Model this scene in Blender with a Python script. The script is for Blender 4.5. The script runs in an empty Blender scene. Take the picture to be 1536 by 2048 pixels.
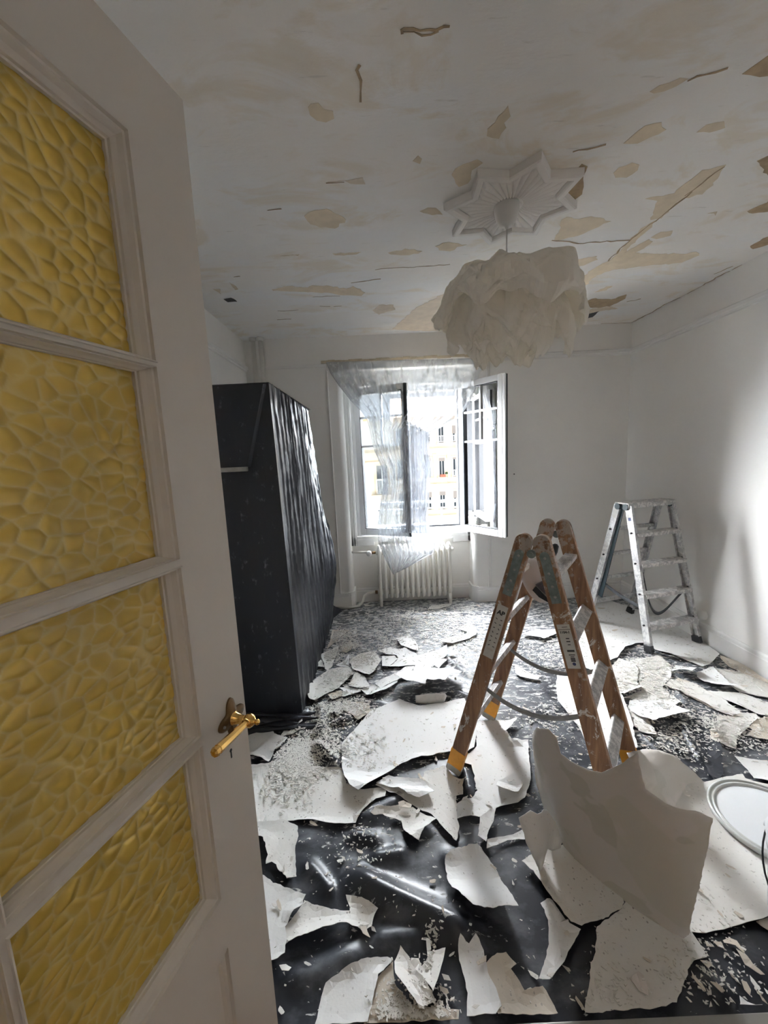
import bpy, math, random
import numpy as np
from mathutils import Vector, Matrix, noise
from mathutils.geometry import delaunay_2d_cdt

scene = bpy.context.scene
col = scene.collection

# ---------------------------------------------------------------- camera
cam_data = bpy.data.cameras.new('camera')
cam = bpy.data.objects.new('camera', cam_data)
col.objects.link(cam)
cam_data.sensor_fit = 'VERTICAL'
cam_data.sensor_height = 24.0
cam_data.lens = 788.79 * 24.0 / 2048.0
cam_data.clip_start = 0.02
cam_data.clip_end = 300
YAW, PITCH, ROLL, CAM_H = -0.00044, 0.14046, -0.04615, 1.49384
fwd = Vector((math.sin(YAW) * math.cos(PITCH), math.cos(YAW) * math.cos(PITCH), -math.sin(PITCH)))
rgt = Vector((math.cos(YAW), -math.sin(YAW), 0))
up = rgt.cross(fwd)
cr, sr = math.cos(ROLL), math.sin(ROLL)
rgt, up = cr * rgt + sr * up, -sr * rgt + cr * up
cam.matrix_world = Matrix(((rgt.x, up.x, -fwd.x, 0), (rgt.y, up.y, -fwd.y, 0), (rgt.z, up.z, -fwd.z, CAM_H), (0, 0, 0, 1)))
scene.camera = cam

# ---------------------------------------------------------------- daylight
SKY_STRENGTH = 0.66
world = bpy.data.worlds.new('overcast_sky')
scene.world = world
world.use_nodes = True
bg = world.node_tree.nodes['Background']
bg.inputs['Color'].default_value = (0.90, 0.95, 1.0, 1)
bg.inputs['Strength'].default_value = SKY_STRENGTH
pl = bpy.data.lights.new('window_portal', 'AREA')
pl.shape = 'RECTANGLE'; pl.size = 1.14; pl.size_y = 1.50; pl.cycles.is_portal = True
po = bpy.data.objects.new('window_portal', pl); col.objects.link(po)
po.location = (0.27, 4.16, 1.43); po.rotation_euler = (math.radians(-90), 0, 0)
sun = bpy.data.lights.new('veiled_sun', 'SUN')      # bright sun behind thin cloud, high over the roofs opposite
sun.energy = 83.0; sun.angle = math.radians(116); sun.color = (0.93, 0.965, 1.0)
sun_ob = bpy.data.objects.new('veiled_sun', sun); col.objects.link(sun_ob)
sun_az, sun_el = math.radians(7), math.radians(30)
sun_ob.rotation_euler = Vector((-math.sin(sun_az) * math.cos(sun_el), math.cos(sun_az) * math.cos(sun_el), math.sin(sun_el))).to_track_quat('Z', 'Y').to_euler()
sun_ob.location = (-8, 14, 14)
hl = bpy.data.lights.new('hall_fill_light', 'AREA')     # fill light added in the unseen hall to brighten the door
hl.energy = 1.5; hl.shape = 'DISK'; hl.size = 1.1; hl.color = (1.0, 0.88, 0.76)
ho = bpy.data.objects.new('hall_fill_light', hl); col.objects.link(ho); ho.location = (0.3, -1.0, 2.58)

# ---------------------------------------------------------------- exposure
scene.view_settings.view_transform = 'Standard'
scene.view_settings.look = 'None'
scene.view_settings.gamma = 1.0
scene.view_settings.use_curve_mapping = False
scene.view_settings.exposure = 1.53
scene.cycles.use_denoising = True
scene.cycles.max_bounces = 20
scene.cycles.diffuse_bounces = 12
scene.cycles.glossy_bounces = 5
scene.cycles.transmission_bounces = 10
scene.cycles.transparent_max_bounces = 24
scene.cycles.caustics_reflective = False
scene.cycles.caustics_refractive = False
scene.cycles.sample_clamp_indirect = 6.0

ROOM_L, ROOM_R, ROOM_D, ROOM_H = -1.22, 2.355, 3.81, 2.60
rng = random.Random(7)

# ---------------------------------------------------------------- measured outlines (metres, world coordinates)
SHEETS = [
 ('ceiling_paper_sheet','wide dusty paper sheet spread right beside the door handle, strewn with grit',1,'D',[(-0.725,1.764),(-0.631,1.772),(-0.569,1.793),(-0.422,1.732),(-0.263,1.713),(-0.233,1.628),(-0.159,1.591),(-0.047,1.593),(-0.054,1.542),(-0.094,1.536),(-0.147,1.48),(-0.175,1.423),(-0.261,1.422),(-0.358,1.449),(-0.476,1.448),(-0.619,1.445)],[]),
 ('ceiling_paper_sheet','smooth grey-white paper piece right behind the brass door handle',2,'W',[(-0.815,1.963),(-0.743,2.003),(-0.688,2.026),(-0.657,1.972),(-0.616,1.95),(-0.578,1.94),(-0.598,1.879),(-0.624,1.849),(-0.627,1.8),(-0.633,1.776),(-0.688,1.809),(-0.769,1.83)],[]),
 ('paper_scrap','pale wedge of paper lying just below the bunched black hem of the wardrobe cover',3,'D',[(-0.667,2.008),(-0.617,2.082),(-0.529,2.09),(-0.513,2.034),(-0.551,2.016),(-0.612,2.007)],[]),
 ('paper_scrap','narrow pale strip under the wedge of paper by the wardrobe hem',2,'D',[(-0.621,1.955),(-0.61,1.999),(-0.531,2.007),(-0.516,1.985),(-0.567,1.966)],[]),
 ('paper_scrap','beige dusty flat piece with crumbs in front of the wardrobe corner',2,'T',[(-0.298,2.208),(-0.275,2.23),(-0.145,2.204),(-0.133,2.127),(-0.201,2.06),(-0.298,2.154)],[]),
 ('ceiling_paper_sheet','large clean white sheet in mid floor with a rounded tongue pointing at the camera',3,'W',[(-0.271,1.836),(-0.262,1.727),(-0.237,1.628),(-0.212,1.578),(-0.17,1.548),(-0.144,1.558),(-0.085,1.62),(-0.035,1.668),(0.031,1.719),(0.128,1.751),(0.243,1.779),(0.29,1.786),(0.353,1.767),(0.399,1.804),(0.435,1.902),(0.455,2.004),(0.432,2.206),(0.298,2.172),(0.155,2.151),(0.028,2.24),(0.039,2.231),(-0.133,2.127),(-0.212,1.989),(-0.278,1.868)],[((-0.22,1.594),(-0.131,1.557),0.03,0.13),((-0.131,1.557),(0.128,1.751),0.012,0.06)]),
 ('ceiling_paper_sheet','crooked white sheet under the front left foot of the wooden ladder',2,'D',[(-0.097,1.603),(-0.035,1.659),(0.016,1.63),(0.118,1.616),(0.131,1.667),(0.235,1.697),(0.257,1.645),(0.265,1.633),(0.308,1.604),(0.294,1.579),(0.288,1.534),(0.257,1.528),(0.251,1.491),(0.241,1.426),(0.242,1.397),(0.238,1.369),(0.219,1.323),(0.196,1.355),(0.172,1.39),(0.14,1.442),(0.103,1.463),(0.057,1.499),(-0.006,1.55)],[]),
 ('paper_scrap','curled pale scrap tucked between the white tongue sheet and the ladder foot',4,'W',[(-0.093,1.608),(-0.043,1.643),(0.122,1.616),(0.162,1.53),(0.095,1.511),(0.047,1.525),(0.009,1.558),(-0.017,1.575)],[((0.009,1.55),(0.161,1.527),0.018,0.05)]),
 ('paper_scrap','fish-shaped scrap with a ragged tail lying on the black sheet',2,'D',[(-0.114,1.45),(-0.096,1.474),(-0.039,1.482),(0.013,1.49),(0.063,1.48),(0.155,1.413),(0.103,1.377),(0.075,1.332),(0.041,1.346),(0.019,1.381),(0.012,1.42),(-0.021,1.435),(-0.064,1.451),(-0.102,1.443)],[((0.041,1.346),(0.155,1.413),0.012,0.05)]),
 ('paper_scrap','small beige chip lying on top of the fish-shaped scrap',5,'T',[(0.003,1.489),(0.026,1.5),(0.06,1.48),(0.055,1.463),(0.005,1.472)],[]),
 ('ceiling_paper_sheet','broad cracked sheet right of the front left foot of the wooden ladder',2,'W',[(0.455,2.004),(0.572,2.003),(0.683,1.995),(0.64,1.945),(0.591,1.901),(0.599,1.838),(0.689,1.844),(0.665,1.781),(0.611,1.602),(0.549,1.505),(0.51,1.479),(0.416,1.462),(0.377,1.445),(0.334,1.421),(0.321,1.427),(0.299,1.432),(0.268,1.428),(0.239,1.419),(0.252,1.486),(0.288,1.509),(0.322,1.511),(0.355,1.549),(0.355,1.583),(0.359,1.648),(0.361,1.696),(0.323,1.713),(0.306,1.746),(0.346,1.77),(0.367,1.769),(0.414,1.815)],[((0.59,1.901),(0.683,1.995),0.015,0.05)]),
 ('paper_scrap','pinkish paper flap with a lifted lower edge beside the big curled sheet',4,'W',[(0.436,1.544),(0.45,1.582),(0.539,1.627),(0.589,1.663),(0.561,1.563),(0.52,1.506),(0.496,1.51)],[((0.445,1.539),(0.516,1.507),0.02,0.06)]),
 ('paper_scrap','upright strip-shaped scrap with a folded end left of the small curled scrap',3,'W',[(0.333,1.417),(0.377,1.445),(0.411,1.458),(0.383,1.397),(0.354,1.36),(0.341,1.337),(0.327,1.296),(0.301,1.32),(0.309,1.345),(0.32,1.379)],[((0.3,1.317),(0.327,1.293),0.02,0.04)]),
 ('paper_scrap','thin pale ribbon of paper leading to the small curled scrap',1,'W',[(0.328,1.293),(0.338,1.324),(0.386,1.337),(0.445,1.346),(0.487,1.364),(0.518,1.369),(0.506,1.329),(0.479,1.324),(0.461,1.327),(0.416,1.324),(0.367,1.304)],[]),
 ('ceiling_paper_sheet','clean oblong sheet with a straight raised front edge in the foreground',4,'W',[(0.168,1.258),(0.21,1.278),(0.251,1.284),(0.296,1.304),(0.307,1.288),(0.324,1.24),(0.342,1.188),(0.356,1.119),(0.368,1.061),(0.224,1.063),(0.195,1.096),(0.182,1.128),(0.17,1.141),(0.16,1.188),(0.161,1.235)],[((0.208,1.074),(0.368,1.06),0.04,0.14)]),
 ('ceiling_paper_sheet','smooth grey-white sheet with two pointed ears at the bottom edge of the view',3,'W',[(0.173,1.01),(0.187,0.995),(0.195,0.991),(0.207,1),(0.22,1.011),(0.228,1.002),(0.236,0.978),(0.236,0.931),(0.249,0.896),(0.254,0.86),(0.234,0.845),(0.157,0.845),(0.169,0.89),(0.164,0.934),(0.159,0.961),(0.162,0.99)],[]),
 ('ceiling_paper_sheet','beige pitted sheet right of the two-eared sheet at the bottom edge',2,'T',[(0.238,0.955),(0.258,0.969),(0.275,0.976),(0.302,0.977),(0.314,0.956),(0.323,0.946),(0.303,0.936),(0.319,0.907),(0.326,0.89),(0.358,0.896),(0.379,0.898),(0.388,0.877),(0.396,0.849),(0.398,0.845),(0.24,0.845),(0.231,0.905),(0.229,0.94)],[]),
 ('paper_scrap','knife-shaped long scrap pointing at the camera left of the cracked foreground sheet',2,'W',[(0.454,1.1),(0.491,1.117),(0.498,1.111),(0.521,1.039),(0.548,1.024),(0.535,1.011),(0.455,0.944),(0.406,0.914),(0.376,0.917),(0.407,0.954),(0.436,0.992),(0.458,1.051),(0.459,1.081)],[]),
 ('ceiling_paper_sheet','broad sheet in the shadow under the big curled sheet, left corner pointing down',3,'D',[(0.439,1.234),(0.472,1.252),(0.521,1.266),(0.635,1.295),(0.662,1.227),(0.702,1.158),(0.733,1.112),(0.723,1.091),(0.7,1.072),(0.631,1.047),(0.566,1.037),(0.524,1.038),(0.495,1.098),(0.482,1.139),(0.468,1.198)],[((0.524,1.038),(0.482,1.139),0.008,0.04)]),
 ('ceiling_paper_sheet','cracked sheet at the bottom edge below the tip of the big curled sheet',2,'D',[(0.624,1.04),(0.601,1.029),(0.577,0.991),(0.556,0.961),(0.537,0.945),(0.512,0.903),(0.47,0.845),(0.684,0.845),(0.718,0.852),(0.756,0.883),(0.799,0.92),(0.834,0.939),(0.855,0.942),(0.876,0.946),(0.879,0.975),(0.877,0.993),(0.876,1.009),(0.858,1.012),(0.792,1.053),(0.744,1.106),(0.73,1.094),(0.704,1.074),(0.668,1.058)],[]),
 ('paper_scrap','pinkish torn flake lying on the cracked sheet at the bottom edge',3,'P',[(0.623,0.903),(0.658,0.918),(0.666,0.909),(0.662,0.879),(0.652,0.869),(0.634,0.878)],[]),
 ('ceiling_paper_sheet','big pale sheet under the white bucket lid at the right edge',2,'C',[(1.065,1.488),(1.188,1.518),(1.356,1.542),(1.441,1.557),(1.546,1.571),(1.536,1.547),(1.605,1.514),(1.466,1.291),(1.22,1.051),(1.143,1.038),(1.063,1.023),(0.979,1.01),(0.918,1.003),(0.868,1.007),(0.844,1.13),(0.937,1.317)],[]),
 ('ceiling_paper_sheet','tall torn sheet along the door edge, left of the wide black fold',2,'D',[(-0.613,1.445),(-0.476,1.448),(-0.411,1.418),(-0.4,1.376),(-0.403,1.328),(-0.389,1.276),(-0.375,1.222),(-0.409,1.216),(-0.431,1.24),(-0.45,1.251),(-0.46,1.268),(-0.48,1.279),(-0.5,1.272),(-0.501,1.304),(-0.542,1.377),(-0.585,1.398)],[]),
 ('ceiling_paper_sheet','smooth sheet slipping behind the lower door edge',3,'W',[(-0.549,1.25),(-0.492,1.227),(-0.453,1.2),(-0.389,1.178),(-0.326,1.148),(-0.331,1.121),(-0.357,1.105),(-0.377,1.064),(-0.363,1.024),(-0.361,0.995),(-0.391,0.98),(-0.458,0.974)],[((-0.357,1.105),(-0.326,1.148),0.012,0.05)]),
 ('ceiling_paper_sheet','jawbone-shaped sheet on black plastic near the lower door edge',2,'D',[(-0.33,1.143),(-0.276,1.123),(-0.225,1.112),(-0.174,1.104),(-0.181,1.128),(-0.191,1.151),(-0.136,1.135),(-0.08,1.1),(-0.095,1.077),(-0.099,1.053),(-0.127,1.052),(-0.19,1.065),(-0.256,1.057),(-0.31,1.038),(-0.376,1.021),(-0.387,1.064),(-0.356,1.1)],[((-0.19,1.065),(-0.31,1.038),0.012,0.06)]),
 ('paper_scrap','little tan hook-shaped flake at the tip of the jawbone-shaped sheet',3,'T',[(-0.139,1.057),(-0.118,1.058),(-0.113,1.042),(-0.104,1.026),(-0.127,1.038)],[]),
 ('ceiling_paper_sheet','large smooth rounded sheet at the bottom edge nearest the door',2,'W',[(-0.246,0.845),(-0.24,0.88),(-0.228,0.926),(-0.167,0.96),(-0.111,0.979),(-0.052,0.98),(-0.035,0.972),(-0.079,0.94),(-0.095,0.875),(-0.106,0.845)],[]),
 ('ceiling_paper_sheet','brown-beige sheet heaped with crumbs at the bottom edge',1,'T',[(-0.092,0.931),(-0.035,0.972),(-0.032,0.922),(0.008,0.878),(0.076,0.869),(0.14,0.862),(0.135,0.845),(-0.117,0.845),(-0.099,0.878)],[]),
 ('paper_scrap','spear-shaped scrap on the crumb-heaped beige sheet',4,'D',[(-0.031,0.962),(-0.011,0.998),(0.014,0.972),(0.018,0.957),(0.053,0.919),(0.079,0.874),(0.034,0.858),(0.012,0.88),(-0.007,0.902),(-0.029,0.928)],[((-0.029,0.928),(0.012,0.88),0.015,0.05)]),
 ('paper_scrap','pointed triangular scrap right of the spear-shaped scrap',3,'D',[(0.019,0.971),(0.041,0.971),(0.048,0.952),(0.063,0.965),(0.074,0.986),(0.123,0.981),(0.102,0.937),(0.074,0.887),(0.05,0.926),(0.017,0.953)],[((0.122,0.977),(0.074,0.887),0.015,0.05)]),
 ('paper_scrap','small upright sliver above the pointed triangular scrap',2,'D',[(0.068,1.018),(0.08,1.015),(0.081,0.993),(0.068,0.979)],[]),
 ('ceiling_paper_sheet','long flat sheet with a turned-up pale end against the wardrobe cover',4,'D',[(-0.55,2.308),(-0.552,2.387),(-0.539,2.451),(-0.449,2.594),(-0.361,2.629),(-0.273,2.611),(-0.251,2.546),(-0.31,2.452),(-0.345,2.371),(-0.431,2.308),(-0.478,2.249),(-0.523,2.273)],[((-0.55,2.308),(-0.549,2.414),0.03,0.07)]),
 ('paper_scrap','upright dusty scrap at the foot of the shiny wardrobe side',3,'D',[(-0.537,2.83),(-0.412,2.934),(-0.409,2.882),(-0.423,2.656),(-0.449,2.594),(-0.47,2.617),(-0.496,2.719)],[]),
 ('paper_scrap','small white scrap left of the dusty scrap by the wardrobe foot',2,'D',[(-0.554,2.668),(-0.52,2.756),(-0.48,2.65),(-0.499,2.657)],[]),
 ('ceiling_paper_sheet','square dusty sheet with a lifted corner in the middle of the back heap',5,'D',[(-0.303,2.702),(-0.231,2.79),(-0.121,2.817),(-0.071,2.693),(-0.1,2.596),(-0.148,2.482),(-0.182,2.5),(-0.27,2.568)],[((-0.27,2.568),(-0.148,2.482),0.012,0.05)]),
 ('paper_scrap','white scrap with a pointed left tip behind the square dusty sheet',3,'W',[(-0.4,2.666),(-0.335,2.728),(-0.323,2.798),(-0.312,2.81),(-0.303,2.63),(-0.363,2.646)],[]),
 ('paper_scrap','fan-shaped grey-white scrap in front of the square dusty sheet',5,'D',[(-0.283,2.384),(-0.251,2.546),(-0.181,2.485),(-0.144,2.36),(-0.197,2.355),(-0.239,2.363)],[]),
 ('paper_scrap','white triangular scrap below the fan-shaped scrap',3,'W',[(-0.346,2.38),(-0.283,2.384),(-0.207,2.356),(-0.2,2.325),(-0.315,2.282),(-0.317,2.351)],[]),
 ('paper_scrap','dim scrap half hidden under the front edge of the long flat sheet',2,'T',[(-0.413,2.324),(-0.349,2.354),(-0.321,2.343),(-0.321,2.291),(-0.379,2.262)],[]),
 ('paper_scrap','greenish-white four-sided scrap beside the dark slot in the back heap',4,'W',[(-0.065,2.751),(0.026,2.755),(0.048,2.705),(-0.013,2.61),(-0.065,2.615)],[]),
 ('paper_scrap','separate five-sided white piece behind the back heap',3,'W',[(0.049,3.041),(0.166,3.096),(0.216,2.914),(0.211,2.824),(0.171,2.821),(0.088,2.9)],[((0.087,2.887),(0.17,2.815),0.012,0.05)]),
 ('ceiling_paper_sheet','wide white sheet with a pointed far corner at the back of the heap',3,'W',[(-0.096,2.846),(-0.001,2.895),(0.079,2.855),(0.113,2.884),(0.14,2.818),(0.197,2.763),(0.213,2.762),(0.309,2.802),(0.434,2.847),(0.414,2.69),(0.333,2.663),(0.293,2.584),(0.239,2.556),(0.223,2.511),(0.135,2.524),(0.169,2.605),(0.026,2.612),(-0.013,2.61),(0.048,2.705),(0.044,2.759),(-0.034,2.796)],[((0.434,2.847),(0.414,2.69),0.02,0.08)]),
 ('ceiling_paper_sheet','long band of white paper crossing the middle of the back heap',4,'W',[(-0.113,2.398),(-0.016,2.486),(0.065,2.55),(0.101,2.595),(0.163,2.597),(0.138,2.526),(0.222,2.506),(0.053,2.451),(0.037,2.433),(-0.076,2.35)],[]),
 ('paper_scrap','tapering white sheet along the front edge of the back heap',3,'W',[(-0.207,2.351),(-0.146,2.401),(-0.092,2.378),(-0.076,2.348),(0.037,2.431),(0.03,2.387),(-0.045,2.321),(-0.136,2.26),(-0.157,2.279)],[((-0.136,2.26),(0.03,2.387),0.012,0.05)]),
 ('ceiling_paper_sheet','bowed white sheet propped up with a dark gap beneath its front edge',6,'W',[(0.028,2.369),(0.036,2.433),(0.104,2.486),(0.222,2.506),(0.25,2.556),(0.314,2.529),(0.412,2.511),(0.466,2.446),(0.439,2.364),(0.382,2.341),(0.33,2.275),(0.301,2.286),(0.259,2.281),(0.22,2.292),(0.205,2.251),(0.091,2.281),(0.047,2.323)],[((0.046,2.306),(0.376,2.306),0.075,0.3)]),
 ('paper_scrap','small white triangle right of the wide sheet at the back of the heap',4,'W',[(0.3,2.594),(0.333,2.663),(0.419,2.684),(0.328,2.549)],[]),
 ('paper_scrap','long pale piece lying directly below the radiator',1,'D',[(0.375,3.64),(0.427,3.739),(0.632,3.757),(0.617,3.716),(0.485,3.638)],[]),
 ('paper_scrap','boomerang-shaped dusty piece beyond the back heap, curled at its left end',2,'D',[(0.403,2.936),(0.433,3.003),(0.503,3.025),(0.632,3.071),(0.648,3.114),(0.577,3.169),(0.689,3.271),(0.732,3.152),(0.707,3.048),(0.626,2.984),(0.485,2.922),(0.445,2.912)],[((0.403,2.936),(0.445,2.912),0.015,0.06)]),
 ('paper_scrap','long dusty drift-like piece along the wardrobe skirt',1,'T',[(-0.498,3.265),(-0.354,3.25),(-0.429,3.089),(-0.456,3.034),(-0.499,2.916),(-0.492,3.11)],[]),
 ('paper_scrap','cupped crumbly piece in front of the drift along the wardrobe skirt',2,'T',[(-0.381,2.879),(-0.326,3.064),(-0.299,2.977),(-0.306,2.898),(-0.34,2.847)],[]),
 ('paper_scrap','tiny white fin-shaped scrap standing out on the grey plastic near the wardrobe skirt',2,'W',[(-0.32,3.168),(-0.294,3.31),(-0.278,3.21),(-0.286,3.172)],[]),
 ('paper_scrap','white scrap lying on the dark strip left of the radiator legs',1,'D',[(-0.255,3.867),(-0.162,3.8),(-0.235,3.794)],[]),
 ('paper_scrap','pale scrap right beside the far corner of the back heap',2,'T',[(0.432,2.776),(0.497,2.754),(0.442,2.717)],[]),
 ('paper_scrap','white boat-shaped scrap seen between the wooden ladder frames',3,'W',[(1.065,3.013),(1.159,3.07),(1.367,3.071),(1.383,3.017),(1.211,2.92),(1.169,2.91),(1.148,2.954),(1.078,2.975)],[((1.073,2.961),(1.166,2.903),0.02,0.06)]),
 ('ceiling_paper_sheet','bright white sheet framed between the right stiles of the wooden ladder',2,'W',[(1.098,2.438),(1.324,2.413),(1.398,2.239),(1.295,1.967),(1.192,1.751),(0.972,1.732),(0.971,1.835),(0.985,1.904),(0.982,2.01),(0.98,2.08),(0.978,2.16),(1.04,2.321)],[]),
 ('ceiling_paper_sheet','white sheet with a sharp right corner and raised front edge right of the wooden ladder',4,'W',[(1.381,2.106),(1.454,2.109),(1.511,2.089),(1.57,2.106),(1.592,2.039),(1.605,1.954),(1.498,1.935),(1.362,1.896),(1.351,1.945),(1.324,2.022)],[((1.362,1.896),(1.605,1.954),0.03,0.1)]),
 ('ceiling_paper_sheet','speckled sheet with a thick rolled front edge behind the right ladder stile',3,'D',[(1.366,2.176),(1.37,2.152),(1.52,2.218),(1.536,2.29),(1.634,2.433),(1.651,2.504),(1.588,2.574),(1.497,2.496),(1.395,2.301)],[((1.37,2.152),(1.52,2.218),0.02,0.05)]),
 ('paper_scrap','tongue-like white strip lying behind the wooden ladder',2,'W',[(0.857,2.552),(0.915,2.464),(0.973,2.41),(0.944,2.37),(0.846,2.421),(0.827,2.461)],[]),
 ('ceiling_paper_sheet','very large clean sheet spread under the aluminium stepladder',2,'W',[(1.951,3.842),(2.016,3.791),(2.154,3.622),(2.279,3.339),(2.532,3.169),(2.421,2.922),(2.331,2.74),(2.294,2.573),(2.131,2.461),(2.061,2.436),(2.029,2.516),(1.987,2.623),(1.92,2.68),(1.926,2.787),(1.848,2.795),(1.723,2.721),(1.59,2.589),(1.497,2.536),(1.352,2.441),(1.303,2.508),(1.368,2.747),(1.408,2.862),(1.618,3.261)],[((1.732,2.735),(1.497,2.536),0.012,0.06)]),
 ('ceiling_paper_sheet','crumbly patchy sheet in front of the near foot of the aluminium stepladder',1,'D',[(1.666,2.57),(1.766,2.584),(1.895,2.606),(1.88,2.466),(1.809,2.372),(1.769,2.328),(1.669,2.318),(1.584,2.307),(1.507,2.35)],[]),
 ('paper_scrap','lifted tongue of paper with a black gap beneath, below the aluminium stepladder',4,'W',[(1.812,2.377),(1.898,2.454),(2.003,2.415),(1.962,2.359),(1.911,2.331),(1.859,2.344)],[((1.856,2.34),(1.955,2.35),0.035,0.09)]),
 ('ceiling_paper_sheet','long diagonal speckled strip between two dark bands at the right',2,'D',[(1.696,2.262),(1.766,2.31),(1.867,2.248),(1.888,2.146),(1.914,2.082),(1.901,1.974),(1.837,1.952),(1.792,2.003),(1.768,2.116),(1.708,2.176)],[]),
 ('ceiling_paper_sheet','white swallow-tailed sheet with a shaded front tip near the right wall',3,'W',[(1.972,2.368),(2.124,2.424),(2.079,2.285),(2.066,2.173),(1.995,2.187),(1.93,2.209),(1.932,2.279),(1.93,2.315)],[((1.93,2.209),(2.066,2.173),0.025,0.08)]),
 ('ceiling_paper_sheet','round-edged pale sheet nearer the right wall behind the swallow-tailed sheet',1,'D',[(2.124,2.424),(2.253,2.364),(2.285,2.286),(2.315,2.213),(2.195,2.092),(2.135,2.112),(2.064,2.165),(2.079,2.285),(2.083,2.349)],[]),
 ('ceiling_paper_sheet','shaded beige sheet pushed against the right baseboard',2,'T',[(2.291,2.57),(2.338,2.483),(2.325,2.329),(2.315,2.213),(2.285,2.215),(2.253,2.335),(2.228,2.425),(2.249,2.507)],[]),
 ('ceiling_paper_sheet','dusty sheet with a notch at the right edge of the view beyond the bucket lid',1,'D',[(1.959,2.064),(2.057,2.158),(2.111,2.083),(2.14,2.035),(2.037,1.931),(1.981,1.955),(1.971,2.026)],[]),
 ('ceiling_paper_sheet','crumbling dusty slab with ragged lower edge behind the bucket lid',1,'D',[(1.759,1.964),(1.817,1.95),(1.901,1.974),(1.981,1.969),(1.956,1.923),(1.9,1.901),(1.828,1.856),(1.73,1.802),(1.653,1.723),(1.594,1.749),(1.583,1.794),(1.634,1.85),(1.679,1.859)],[]),
 ('ceiling_paper_sheet','pinkish dusty sheet at the right edge under the little tent-shaped scrap',1,'T',[(1.847,1.848),(1.847,1.867),(1.958,1.93),(2.043,1.937),(1.879,1.77),(1.813,1.785),(1.787,1.81)],[]),
 ('paper_scrap','little tent-shaped curled scrap at the right edge of the floor',3,'T',[(1.845,1.851),(1.906,1.885),(1.902,1.845),(1.892,1.861)],[((1.848,1.854),(1.903,1.882),0.025,0.03)]),
 ('ceiling_paper_sheet','clean white four-sided sheet directly behind the bucket lid at the right edge',2,'W',[(1.602,1.676),(1.745,1.629),(1.642,1.525),(1.571,1.545),(1.59,1.592),(1.594,1.626)],[]),
 ('paper_scrap','narrow triangular sheet below the sharp-cornered sheet right of the wooden ladder',2,'D',[(1.355,1.999),(1.345,1.943),(1.347,1.882),(1.342,1.836),(1.308,1.848),(1.274,1.874)],[]),
 ('paper_scrap','clump of tan torn paper beside the ragged slab behind the bucket lid',3,'T',[(1.62,1.839),(1.639,1.832),(1.617,1.781),(1.6,1.775),(1.587,1.794)],[]),
 ('paper_scrap','long tan flake, nearest to the cracked sheet, on the dark lower right plastic',1,'T',[(0.956,0.986),(0.98,0.991),(0.995,0.983),(0.992,0.953),(0.986,0.952),(0.98,0.971),(0.955,0.98)],[]),
 ('paper_scrap','longest tan sliver trailing to the right edge on the dark lower right plastic',1,'T',[(0.972,0.96),(0.989,0.944),(0.989,0.924),(1.003,0.904),(0.991,0.904),(0.966,0.925)],[]),
 ('paper_scrap','small white hooked flake just below the corner of the bucket-lid sheet',1,'T',[(0.902,0.986),(0.918,0.97),(0.897,0.973)],[]),
 ('paper_scrap','beige notched flake below the edge of the bucket-lid sheet',1,'T',[(0.924,0.983),(0.946,0.98),(0.943,0.965),(0.929,0.971)],[]),
 ('paper_scrap','beige kite-shaped flake above the corner scrap at the lower right',1,'T',[(0.924,0.891),(0.935,0.886),(0.933,0.871),(0.922,0.861),(0.917,0.873)],[]),
 ('paper_scrap','slim pale flake in the centre of the dark lower right plastic',1,'T',[(0.834,0.886),(0.848,0.88),(0.857,0.865),(0.847,0.864)],[]),
 ('paper_scrap','slanting tan sliver above the kite-shaped flake at the lower right',1,'T',[(0.906,0.914),(0.91,0.9),(0.917,0.883),(0.906,0.899)],[]),
 ('paper_scrap','large pale scrap in the extreme lower right corner',1,'W',[(0.893,0.861),(0.905,0.851),(0.922,0.845),(0.94,0.845),(0.921,0.845),(0.88,0.845),(0.88,0.845),(0.884,0.848)],[]),
 ('paper_scrap','narrow flake at the right edge above the extreme corner scrap',1,'T',[(0.948,0.869),(0.954,0.845),(0.945,0.851)],[]),
 ('paper_scrap','triangular beige flake at the side point of the cracked foreground sheet',1,'T',[(0.851,0.94),(0.873,0.939),(0.877,0.931),(0.856,0.918)],[]),
 ('paper_scrap','crumpled dusty scrap at the right edge below the bucket',1,'T',[(1.098,1.031),(1.145,1.04),(1.114,1.002),(1.099,1.016)],[]),
 ('paper_scrap','oval pale flake on black plastic at the lower door edge',1,'D',[(-0.373,0.972),(-0.353,0.973),(-0.334,0.961),(-0.34,0.953),(-0.361,0.958)],[]),
 ('paper_scrap','round-cornered flake between the triangular scrap and the two-eared sheet',1,'D',[(0.104,0.934),(0.123,0.93),(0.128,0.92),(0.109,0.922)],[]),
 ('ceiling_paper_sheet','dusty chip-strewn sheet between the speckled rolled-edge sheet and the lifted tongue',1,'D',[(1.602,2.383),(1.683,2.46),(1.878,2.486),(1.797,2.353),(1.657,2.238),(1.652,2.202),(1.658,2.09),(1.553,2.035),(1.455,2.063),(1.4,2.142),(1.367,2.16),(1.511,2.208)],[]),
 ('paper_scrap','long dusty sheet lying right of the lower right ladder foot',1,'D',[(1.324,2.052),(1.393,2.131),(1.405,2.046),(1.368,1.896),(1.348,1.842),(1.288,1.867),(1.267,1.939)],[]),
 ('ceiling_paper_sheet','crumbly sheet filling the gap below the swallow-tailed sheet at the right',1,'D',[(1.829,2.188),(1.907,2.182),(2.042,2.149),(2.091,2.079),(2.138,2.013),(2.059,1.922),(1.978,1.965),(1.958,2.026),(1.912,2.092),(1.85,2.13)],[]),
 ('ceiling_paper_sheet','chalky sheet under the diagonal speckled strip at the right',1,'T',[(1.686,2.26),(1.82,2.325),(1.883,2.256),(1.912,1.989),(1.919,1.969),(1.836,1.947),(1.788,2.039),(1.744,2.149)],[]),
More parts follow.
